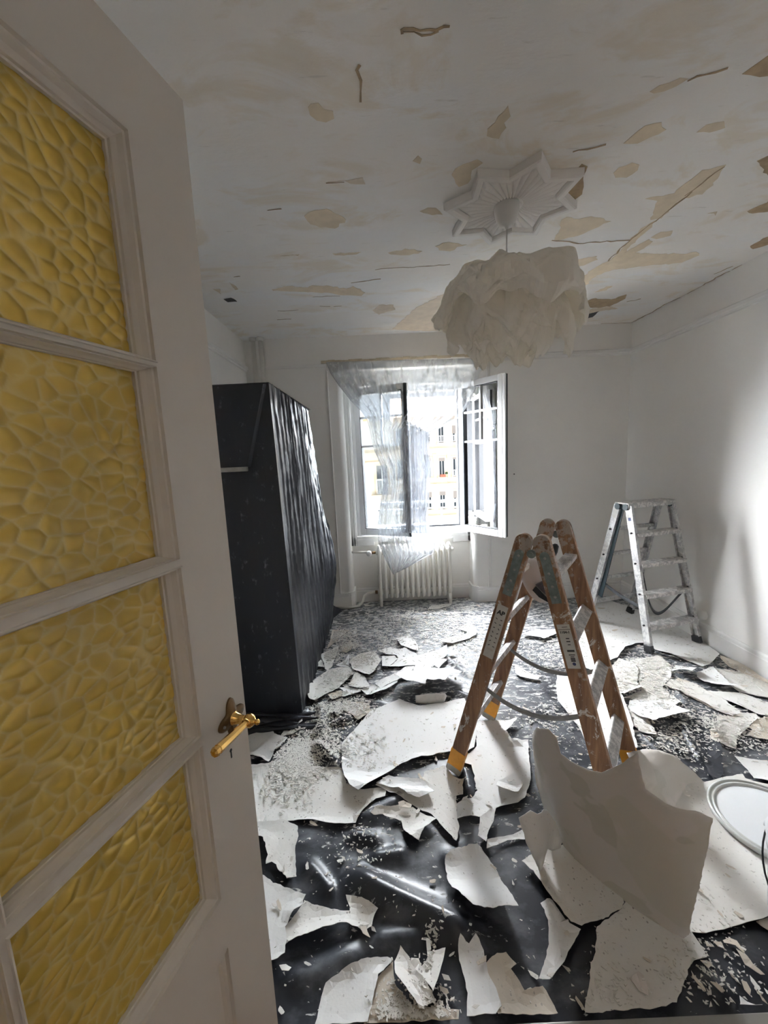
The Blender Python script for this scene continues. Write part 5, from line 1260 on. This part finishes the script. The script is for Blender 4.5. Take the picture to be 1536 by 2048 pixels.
# ================================================================ PAPER LYING ON THE FLOOR
LZ = lambda lvl: .0045 + .0042 * lvl
for si, (nm, label, lvl, mk, poly, curls) in enumerate(SHEETS):
    A = abs(sum(poly[i][0] * poly[(i + 1) % len(poly)][1] - poly[(i + 1) % len(poly)][0] * poly[i][1] for i in range(len(poly)))) / 2
    size = math.sqrt(A)
    o = rough_outline(poly, max(.009, size * .045), min(.006, size * .03), si * 1.7)
    h = min(max(.016, size / 15), .04)
    v, f = tri_fill(o, h, si)
    v = np.array(v); wz = ridge_field(v[:, 0], v[:, 1])
    over = [s[4] for s in SHEETS if s[2] > lvl]
    v3 = []
    for (x, y), w_ in zip(v, wz):
        z = LZ(lvl) + w_ * .85 + .0012 * noise.noise(Vector((x * 7, y * 7, si)))
        de = min(seg_dist(x, y, o[i], o[(i + 1) % len(o)]) for i in range(len(o)))
        cov = any(inside(x, y, q) for q in over)
        if not cov:
            z += .010 * sm(1 - de / (.05 if size > .15 else .025)) * max(0, noise.noise(Vector((x * 9, y * 9, si * 3.1))) + .12)
            z += .0022 * sm(1 - de / .012)
            for a, b, hh, r in curls:
                z += hh * sm(1 - seg_dist(x, y, a, b) / r) ** 1.3
        v3.append((x, y, z))
    VV, FF = sheet_mesh(v3, f, (0, 0, 1), .0016)
    c = (float(v[:, 0].mean()), float(v[:, 1].mean()))
    ob = MB().add(VV, FF).build(nm, PAPER[mk])
    if mk == 'K': tag(ob, label, 'plastic sheet')
    else: tag(ob, label, 'paper', 'torn ceiling paper on the floor')

# upright curled pieces
for ui, (nm, label, mk, A, U_, V_, Nn, uv, bend) in enumerate(UPRIGHT):
    A, U_, V_, Nn = Vector(A), Vector(U_), Vector(V_), Vector(Nn)
    o = rough_outline(uv, .012, .0035, 90 + ui)
    v, f = tri_fill(o, .016, ui)
    v3 = []
    us = [p[0] for p in uv]; vs_ = [p[1] for p in uv]; um, uM, vM = min(us), max(us), max(vs_)
    for a, b in v:
        off = .004 * noise.noise(Vector((a * 8, b * 8, ui)))
        if bend == 0:      # big sheet: left lobe rolls back, top edge rolls back to the light, right side turns slightly
            off += -.11 * sm((-.02 - a) / .24) ** 1.2 - .02 * sm((b - .38) / .3) + .035 * math.sin((a + .1) * 6.5) - .05 * sm((a - .34) / .12)
        elif bend == 1:
            off += -.03 * sm((.25 - a) / .2) - .06 * sm((b - .12) / .12) + .015 * math.sin(a * 14)
        elif bend == 2:
            off += .028 * math.sin((a + .08) * 30) - .05 * sm((b - .12) / .15)
        else:
            off += .008 * math.sin(a * 20) - .02 * sm((b - .03) / .03)
        P = A + U_ * a + V_ * b + Nn * off
        P.z = max(P.z, .012)
        v3.append(tuple(P))
    VV, FF = sheet_mesh(v3, f, tuple(Nn), .0018)
    ob = MB().add(VV, FF).build(nm, PAPER[mk], smooth=True)
    tag(ob, label, 'paper', 'torn ceiling paper on the floor')

# loose flakes one by one, then crumbs
free = lambda x, y: max([0] + [LZ(s[2]) + .004 for s in SHEETS if inside(x, y, s[4])]) or .004
bboxes = [(min(p[0] for p in s[4]), max(p[0] for p in s[4]), min(p[1] for p in s[4]), max(p[1] for p in s[4]), s[4], LZ(s[2]) + .004) for s in SHEETS]
def top_at(x, y):
    z = .0035
    for x0, x1, y0, y1, P, zz in bboxes:
        if zz > z and x0 < x < x1 and y0 < y < y1 and inside(x, y, P): z = zz
    return z + ridge_z(x, y) * .9
def blocked(x, y):
    if x < -.50 and y > 2.02: return True
    if math.hypot(x - 1.441, y - 1.336) < .21 or math.hypot(x - 1.265, y - .965) < .17: return True
    return False
flake_meshes = []
for k in range(14):
    n = rng.randint(4, 7); pts = []
    st_ = rng.uniform(1.2, 3.4)
    for i in range(n):
        a = 2 * math.pi * (i + rng.uniform(-.3, .3)) / n; r = rng.uniform(.6, 1.0)
        pts.append((r * st_ * math.cos(a), r * math.sin(a)))
    bend_ = rng.uniform(.05, .25)
    m = MB(); top = [(x, y, bend_ * (x / st_) ** 2 + .12) for x, y in pts]; lowp = [(x, y, bend_ * (x / st_) ** 2) for x, y in pts]
    m.add(top + lowp, [tuple(range(n)), tuple(range(2 * n - 1, n - 1, -1))] + [(i, n + i, n + (i + 1) % n, (i + 1) % n) for i in range(n)])
    me = bpy.data.meshes.new('paint_flake'); me.from_pydata(m.v, [], m.f); me.update()
    me.materials.append(PAPER['D' if k % 3 else 'T']); flake_meshes.append(me)
placed = 0
while placed < 230:
    y = .86 + 2.9 * rng.random() ** 1.5; x = rng.uniform(-.45, min(2.25, .35 + y * 1.0))
    if blocked(x, y) or x < -.35 and y < 1: continue
    s = rng.uniform(.0035, .0085) * (.75 + .3 * y)
    o = bpy.data.objects.new('paint_flake', rng.choice(flake_meshes)); col.objects.link(o)
    o.location = (x, y, top_at(x, y) + .0015); o.rotation_euler = (rng.uniform(-.12, .12), rng.uniform(-.12, .12), rng.gauss(-.6, .7)); o.scale = (s, s, s)
    tag(o, 'small curled off-white paint flake scattered on the covered floor', 'paint flake', 'paint flakes on the floor')
    placed += 1
cm = MB(); cnt = 0
def crumb(x, y, s, z):
    n = 3 if rng.random() < .5 else 4; a0 = rng.uniform(0, 6.28); st_ = rng.uniform(1, 2.6); rot = rng.gauss(-.6, .8); c, sn = math.cos(rot), math.sin(rot)
    P = []
    for i in range(n):
        a = a0 + 2 * math.pi * i / n; px, py = s * st_ * math.cos(a), s * math.sin(a) * rng.uniform(.6, 1)
        P.append((x + px * c - py * sn, y + px * sn + py * c))
    t = rng.uniform(-.25, .25) * s; t2 = rng.uniform(.3, .9) * s
    top = [(px, py, z + t2 * .5 + (t if i % 2 else -t) * .6 + .0012) for i, (px, py) in enumerate(P)]
    low = [(px, py, z) for px, py in P]
    cm.add(top + low, [tuple(range(n))] + [(i, n + i, n + (i + 1) % n, (i + 1) % n) for i in range(n)])
for hx, hy, hr, n in HEAPS:
    for _ in range(n):
        x, y = rng.gauss(hx, hr * .55), rng.gauss(hy, hr * .55)
        if blocked(x, y) or not (-.62 < x < 2.3 and .85 < y < 3.74): continue
        crumb(x, y, rng.uniform(.0012, .0042) * (.8 + .25 * y), top_at(x, y))
for _ in range(2600):
    y = .86 + 2.85 * rng.random() ** .85; x = rng.uniform(-.45, min(2.3, .4 + y))
    if blocked(x, y): continue
    crumb(x, y, rng.uniform(.0009, .003) * (.8 + .25 * y), top_at(x, y))
cr_ = cm.build('plaster_crumbs', M_CRUMB)
tag(cr_, 'fine plaster crumbs and paint chips strewn over the floor', 'debris', kind='stuff')

# ================================================================ WOODEN TRESTLE LADDER
TH = .942; Aw = Vector((math.cos(TH), math.sin(TH), 0)); Bw = Vector((math.sin(TH), -math.cos(TH), 0)); Zv = Vector((0, 0, 1))
CW = Vector((.682, 1.650, 0)); WB, WT, SP, LH, GP = .444, .372, .69, 1.139, .067
wl = thing('wooden_ladder', (.682, 1.65, 0), 'paint-splashed wooden A-frame ladder with orange taped feet standing in mid room', 'ladder')
GZ = .014
def wfoot(fr, sd): return CW + Bw * (fr * SP / 2) + Aw * (sd * WB / 2) + Zv * GZ
def wtop(fr, sd): return CW + Bw * (fr * GP / 2) + Aw * (sd * WT / 2) + Zv * LH
def at_z(fr, sd, z):
    a, b = wfoot(fr, sd), wtop(fr, sd); return a.lerp(b, (z - a.z) / (b.z - a.z))
def profile_bar(p, q, adir, width, thick, round_end=True, m=None, s0=0.0, s1=None):
    m = m or MB(); e = (q - p); L = e.length; e.normalize(); c = adir.cross(e).normalized(); s1 = L if s1 is None else s1
    pts = [(s0, -width / 2), (s0, width / 2)]
    if round_end:
        R = width / 2
        for k in range(13):
            an = math.pi / 2 - math.pi * k / 12; pts.append((s1 - R + R * math.cos(an), R * math.sin(an)))
    else: pts += [(s1, width / 2), (s1, -width / 2)]
    n = len(pts); adn = adir.normalized()
    vs = [p + e * s + c * w + adn * (sg * thick / 2) for sg in (-1, 1) for s, w in pts]
    return m.add(vs, [tuple(range(n)), tuple(range(2 * n - 1, n - 1, -1))] + [((i + 1) % n, i, n + i, n + (i + 1) % n) for i in range(n)]), e, c
for fr in (-1, 1):
    for sd in (-1, 1):
        p, q = wfoot(fr, sd), wtop(fr, sd); e = (q - p).normalized()
        m, e, c = profile_bar(p, q + e * .03, Aw, .066, .028, s0=.03)
        stl = m.build('stile', M_WOOD, wl, bevel=.003)
        m, _, _ = profile_bar(p, q, Aw, .070, .032, False, s0=.028, s1=.118 if fr < 0 else .10); m.build('orange_tape', M_ORANGE, stl)
        m, _, _ = profile_bar(p, q, Aw, .074, .036, False, s0=-.004, s1=.034); m.build('rubber_foot', M_GREYRUB, stl, bevel=.008)
        # hinge plate on the outer face
        out = Aw * sd
        L = (q - p).length
        m = MB(); hp = p + out * .0155
        m2, _, _ = profile_bar(hp, hp + e * L, Aw, .036, .004, True, m, s0=L - .235, s1=L - .035)
        hpl = m2.build('hinge_plate', M_HINGE, stl, bevel=.001)
        for sdist in (.06, .12, .17, .21):
            b0 = hp + e * (L - sdist); MB().tube([b0, b0 + out * .005], [.006, .004], 10).build('bolt', M_GREYBAR, hpl, smooth=True)
        if fr > 0:
            m, _, _ = profile_bar(hp, hp + e * L, Aw, .030, .004, False, s0=.13, s1=.21); m.build('foot_plate', M_HINGE, stl, bevel=.004)
    rz = (.255, .505, .760, 1.005)
    for z in rz:
        a, b = at_z(fr, -1, z), at_z(fr, 1, z); d = (b - a).normalized()
        e = (wtop(fr, 0) - wfoot(fr, 0)).normalized(); cdir = d.cross(Zv).normalized()
        tilt = (cdir * .80 + Zv * (-.60 if (cdir.dot(Bw) > 0) == (fr > 0) else .60)).normalized() if z < 1 else cdir
        nrm_ = d.cross(tilt).normalized()
        m = MB().beam(a, b, tilt, nrm_, .052, .020)
        rg = m.build('rung', M_TREAD, wl, bevel=.003)
        gm = MB()
        for k in range(-3, 4):
            o_ = tilt * (k * .007)
            for sg in (-1, 1): gm.beam(a + o_ + nrm_ * sg * .0105 + d * .02, b + o_ + nrm_ * sg * .0105 - d * .02, tilt, nrm_, .003, .002)
        gm.build('tread_ribs', M_TREAD, rg)
# hinge discs joining the frames
for sd in (-1, 1):
    cpt = CW + Aw * (sd * (WT / 2 + .018)) + Zv * (LH - .045)
    MB().tube([cpt, cpt + Aw * sd * .006], .017, 20).tube([cpt + Aw * sd * .006, cpt + Aw * sd * .010], .008, 12).build('hinge_pin', M_HINGE, wl, smooth=False)
def strap(p, q, sag, mat, parent, w=.022, n=24, name='strap'):
    rows = []
    for i in range(n + 1):
        t = i / n; c = p.lerp(q, t) - Zv * (sag * 4 * t * (1 - t)); rows.append([tuple(c + Zv * w / 2), tuple(c - Zv * w / 2)])
    return MB().grid(rows).build(name, mat, parent, smooth=True, solid=.002)
for sd in (-1, 1): strap(at_z(-1, sd, .475) - Aw * sd * .018, at_z(1, sd, .49) - Aw * sd * .018, .075, M_STRAP, wl)
# stickers on the two near stiles
def sticker(fr, z0, z1, w, name):
    a, b = at_z(fr, -1, z0), at_z(fr, -1, z1); e = (b - a).normalized(); c = Aw.cross(e).normalized(); off = -Aw * .0148
    if c.dot(Vector((1, 0, 0))) < 0: c = -c
    m = MB().add([a + off - c * w / 2, a + off + c * w / 2, b + off + c * w / 2, b + off - c * w / 2], [(0, 1, 2, 3)])
    s_ = m.build(name, M_STICKER, wl, solid=.0006)
    return s_, a + off - Aw * .0006, b + off - Aw * .0006, e, c
s1, a, b, e, c = sticker(-1, .625, .865, .044, 'sticker')
L = (b - a).length
text_mesh('AP', .026, M_INK, 'sticker_letters', s1, (a.lerp(b, .86), c, e), bold=.0012)
ink = MB(); r_ = random.Random(3)
for i in range(7):
    for sx_ in (-1, 1):
        o_ = a + e * (L * (.74 - .085 * i)) + c * (sx_ * .010); an = r_.uniform(-.9, .9)
        ink.beam(o_ - (c * math.cos(an) + e * math.sin(an)) * .004, o_ + (c * math.cos(an) + e * math.sin(an)) * .004, c * -math.sin(an) + e * math.cos(an), Aw, .0032, .0004)
ink.build('sticker_marks', M_INK, s1)['kind'] = 'stuff'
MB().beam(a + e * L * .16 - c * .014, a + e * L * .16 + c * .014, e, Aw, .010, .0004).build('sticker_band', M_BUCKET_IN, s1)
s2, a, b, e, c = sticker(1, .672, .835, .046, 'sticker')
L = (b - a).length
text_mesh('1104-1', .0125, M_INK, 'sticker_number', s2, (a.lerp(b, .82), c, e), bold=.0006)
ink = MB()
for t, w_, hh in ((.94, .020, .0018), (.68, .012, .004), (.61, .014, .004), (.54, .010, .003), (.40, .026, .007), (.31, .022, .003), (.265, .014, .003), (.22, .016, .006), (.175, .016, .006)):
    ink.beam(a + e * L * t - c * w_ / 2 + c * .004, a + e * L * t + c * w_ / 2 + c * .004, e, Aw, hh, .0004)
ink.build('sticker_marks', M_INK, s2)['kind'] = 'stuff'
dc = a + e * L * .105 + c * .004
MB().tube([dc, dc - Aw * .0004], .0062, 20).build('sticker_disc', M_BLUEINK, s2)
MB().beam(a + e * L * .885 - c * .022, a + e * L * .885 + c * .022, e, Aw, .0016, .0004).build('sticker_line', M_INK, s2)

# rounded tool hung inside the ladder top
tl_ = thing('hanging_tool', (.64, 1.65, .93), 'pale rounded tool with black handle hung in the wooden ladder top', 'tool')
def ellipsoid(c, rx, ry, rz, n=24, k=14, ex=1.0):
    rows = []
    for j in range(k + 1):
        ph = math.pi * j / k; rows.append([(c[0] + rx * math.sin(ph) ** ex * math.cos(2 * math.pi * i / n), c[1] + ry * math.sin(ph) ** ex * math.sin(2 * math.pi * i / n), c[2] + rz * math.cos(ph)) for i in range(n + 1)])
    return MB().grid(rows)
bd_ = ellipsoid((0, 0, 0), .058, .050, .105, ex=.8).build('tool_body', M_TROUGH, tl_, smooth=True)
bd_.matrix_parent_inverse = Matrix(); bd_.location = (.008, 0, 0); bd_.rotation_euler = (0, math.radians(-24), 0)
sl = MB().add([(.61, 1.598, .905), (.622, 1.592, .925), (.662, 1.594, .880), (.690, 1.598, .856), (.672, 1.596, .852), (.635, 1.594, .876)], [(0, 1, 2, 3, 4, 5)]).build('vent_slot', M_BLACK, tl_, solid=.004)
MB().add([(.622, 1.5925, .93), (.650, 1.592, .945), (.690, 1.600, .900), (.695, 1.60, .868), (.664, 1.592, .886)], [(0, 1, 2, 3, 4)]).build('vent_grille', M_TROUGHIN, tl_, solid=.008)
MB().tube([(.700, 1.675, .985), (.722, 1.69, 1.012), (.742, 1.70, 1.045), (.752, 1.705, 1.068), (.754, 1.705, 1.075)], [.012, .016, .017, .014, .006], 14).build('tool_handle', M_BLACKRUB, tl_, smooth=True)
MB().beam((.70, 1.70, .985), (.772, 1.735, .925), (.3, -.2, 1), (.5, -.8, 0), .045, .03, .55).build('blue_edge', M_BLUE, tl_, bevel=.008)

# ================================================================ ALUMINIUM STEPLADDER
TA = .245; A2 = Vector((math.cos(TA), math.sin(TA), 0)); B2 = Vector((math.sin(TA), -math.cos(TA), 0)); CA = Vector((2.006, 3.005, 0))
al = thing('aluminium_stepladder', (2.006, 3.005, 0), 'aluminium double stepladder smeared with plaster standing in the right back corner', 'ladder')
AWB, AWT, ASP, AH = .445, .390, .595, 1.062
def af(fr, sd): return CA + B2 * (fr * ASP / 2) + A2 * (sd * AWB / 2) + Zv * .015
def at2(fr, sd): return CA + B2 * (fr * .050) + A2 * (sd * AWT / 2) + Zv * (AH - .02)
def az(fr, sd, z): a, b = af(fr, sd), at2(fr, sd); return a.lerp(b, (z - a.z) / (b.z - a.z))
for fr in (-1, 1):
    for sd in (-1, 1):
        p, q = af(fr, sd), at2(fr, sd)
        m = MB(); e = (q - p).normalized(); c = A2.cross(e).normalized()
        m.beam(p + e * .02 + A2 * sd * .010, q + A2 * sd * .010, c, A2, .056, .004)
        for sg in (-1, 1): m.beam(p + e * .02 + c * sg * .026, q + c * sg * .026, c, A2, .004, .022)
        stl = m.build('stile', M_ALU, al, bevel=.001)
        MB().beam(p - e * .004, p + e * .045, c, A2, .064, .032, .92).build('rubber_foot', M_BLACKRUB, stl, bevel=.004)
    for z in (.195, .412, .628, .845):
        a, b = az(fr, -1, z), az(fr, 1, z); d = (b - a).normalized(); dep = d.cross(Zv).normalized()
        if fr > 0:
            o_ = Bv = B2 * .006
            m = MB().beam(a + o_, b + o_, dep, Zv, .082, .006).beam(a + o_ + B2 * .039 - Zv * .012, b + o_ + B2 * .039 - Zv * .012, dep, Zv, .005, .026).beam(a + o_ - B2 * .036 - Zv * .010, b + o_ - B2 * .036 - Zv * .010, dep, Zv, .005, .02)
            stp = m.build('step', M_TREAD, al, bevel=.0015)
        else:
            stp = MB().beam(a, b, dep, Zv, .030, .028).build('rung', M_ALU, al, bevel=.003)
        for sd, pt in ((-1, a), (1, b)):
            MB().tube([pt + A2 * sd * .004, pt + A2 * sd * .022], .007, 10).build('step_bolt', M_BLACKRUB, stp, smooth=True)
tpa, tpb = CA + A2 * -.215 + Zv * (AH - .004), CA + A2 * .225 + Zv * (AH - .004)
m = MB().beam(tpa, tpb, B2, Zv, .125, .010).beam(tpa + B2 * .060 - Zv * .016, tpb + B2 * .060 - Zv * .016, B2, Zv, .006, .034).beam(tpa - B2 * .060 - Zv * .012, tpb - B2 * .060 - Zv * .012, B2, Zv, .006, .026)
tpf = m.build('top_platform', M_TREAD, al, bevel=.002)
gm = MB()
for k in range(-5, 6): gm.beam(tpa + B2 * (k * .010) + Zv * .0055, tpb + B2 * (k * .010) + Zv * .0055, B2, Zv, .005, .002)
gm.build('tread_ribs', M_TREAD, tpf)
for sd, s_ in ((-1, 1), (1, -1)):
    for fr in (-1, 1):
        cpt = CA + A2 * (sd * .212) + B2 * fr * .036 + Zv * (AH - .030)
        MB().tube([cpt - A2 * sd * .02, cpt + A2 * sd * .008], .024, 18).build('hinge_cap', M_TEAL, al, smooth=False)
for fr, z in ((-1, .975), (1, .955)):
    p, q = az(fr, -1, z - .035), az(fr, -1, z + .04); e = (q - p).normalized(); c = A2.cross(e).normalized()
    stk = MB().beam(p - A2 * .0125, q - A2 * .0125, c, A2, .040, .001).build('sticker', M_STICKER, al)
    if fr > 0: MB().beam(p.lerp(q, .2) - A2 * .0133 , p.lerp(q, .5) - A2 * .0133, c, A2, .022, .0008).build('sticker_print', M_BLUEINK, stk)
p, q = af(-1, -1), at2(-1, -1); e = (q - p).normalized(); c = A2.cross(e).normalized()
MB().beam(p.lerp(q, .24) + B2 * .050 + A2 * .01, p.lerp(q, .98) + B2 * .030 + A2 * .01, c, A2, .045, .006).build('inner_shade_strip', M_TEAL, al)  # added strip whose dark colour paints the shade inside the stile profile
strap(az(-1, -1, .40) + A2 * .01, az(1, -1, .30) + A2 * .02, .02, M_DSTRAP, al, w=.03)
P0, P1 = az(-1, 1, .42) + B2 * .02, az(1, 1, .40)
rows = []
for i in range(31):
    t = i / 30; c_ = P0.lerp(P1, t) + Zv * (-.30 * (math.sin(math.pi * min(1, t * 1.0)) ** 1.3) * (.9 if t < .7 else .9)) + A2 * (-.06 * math.sin(math.pi * t))
    rows.append([tuple(c_ + Zv * .014), tuple(c_ - Zv * .014)])
MB().grid(rows).build('strap', M_DSTRAP, al, smooth=True, solid=.002)

# ================================================================ BUCKET AND LID
LCX, LCY, LR, LZ0 = 1.441, 1.336, .193, .0185
ld = thing('bucket_lid', (LCX, LCY, LZ0), 'round white bucket lid coated with white paint lying at the right edge', 'lid')
MB().lathe([(LR - .004, LZ0), (LR, LZ0 + .004), (LR, LZ0 + .016), (LR - .003, LZ0 + .020), (LR - .008, LZ0 + .020), (LR - .010, LZ0 + .014), (LR - .016, LZ0 + .013), (LR - .018, LZ0 + .018), (LR - .024, LZ0 + .018), (LR - .027, LZ0 + .010)], (LCX, LCY, 0), 72, cap=False).build('lid_rim', M_LIDRIM, ld, smooth=True)
MB().lathe([(LR - .025, LZ0 + .004), (LR - .027, LZ0 + .011), (LR - .033, LZ0 + .012), (.10, LZ0 + .0125), (.0, LZ0 + .012)], (LCX, LCY, 0), 72, cap=False).build('lid_face', M_BUCKET, ld, smooth=True)
MB().lathe([(.006, LZ0 + .012), (.004, LZ0 + .014), (0, LZ0 + .0145)], (LCX + .02, LCY - .05, 0), 8, cap=False).build('dried_drip', M_GREYRUB, ld, smooth=True)
BX, BY, BZ = 1.268, .966, .0175
bk_ = thing('plastic_bucket', (BX, BY, BZ), 'white plastic bucket with wire handle cut by the right edge of the view', 'bucket')
BH = .275
MB().lathe([(.02, BZ), (.138, BZ), (.143, BZ + .006), (.156, BZ + BH - .05), (.161, BZ + BH - .048), (.161, BZ + BH - .036), (.157, BZ + BH - .034), (.158, BZ + BH - .01), (.165, BZ + BH - .008), (.166, BZ + BH), (.156, BZ + BH + .002), (.152, BZ + BH - .006), (.150, BZ + BH - .04)], (BX, BY, 0), 64, cap=False).build('bucket_body', M_BUCKET, bk_, smooth=True)
MB().lathe([(.1515, BZ + BH - .012), (.1498, BZ + BH - .04), (.136, BZ + .04), (.0, BZ + .035)], (BX, BY, 0), 64, cap=False).build('bucket_inside', M_BUCKET_IN, bk_, smooth=True)
ha = math.radians(118)
hp0 = Vector((BX + .165 * math.cos(ha), BY + .165 * math.sin(ha), BZ + BH - .03)); hp1 = Vector((BX - .165 * math.cos(ha), BY - .165 * math.sin(ha), BZ + BH - .03))
sidev = Vector((-math.sin(ha), math.cos(ha), 0))
path = []
for i in range(25):
    t = math.pi * i / 24; path.append(hp0.lerp(hp1, .5 - .5 * math.cos(t)) + sidev * (.178 * math.sin(t)) - Zv * (.135 * math.sin(t)))
MB().tube(path, .0026, 8).build('wire_handle', M_WIRE, bk_, smooth=True)
for p_ in (hp0, hp1): MB().tube([p_ - (p_ - Vector((BX, BY, p_.z))) * .04, p_ + (p_ - Vector((BX, BY, p_.z))) * .05], .010, 12).build('handle_lug', M_BUCKET, bk_, smooth=True)
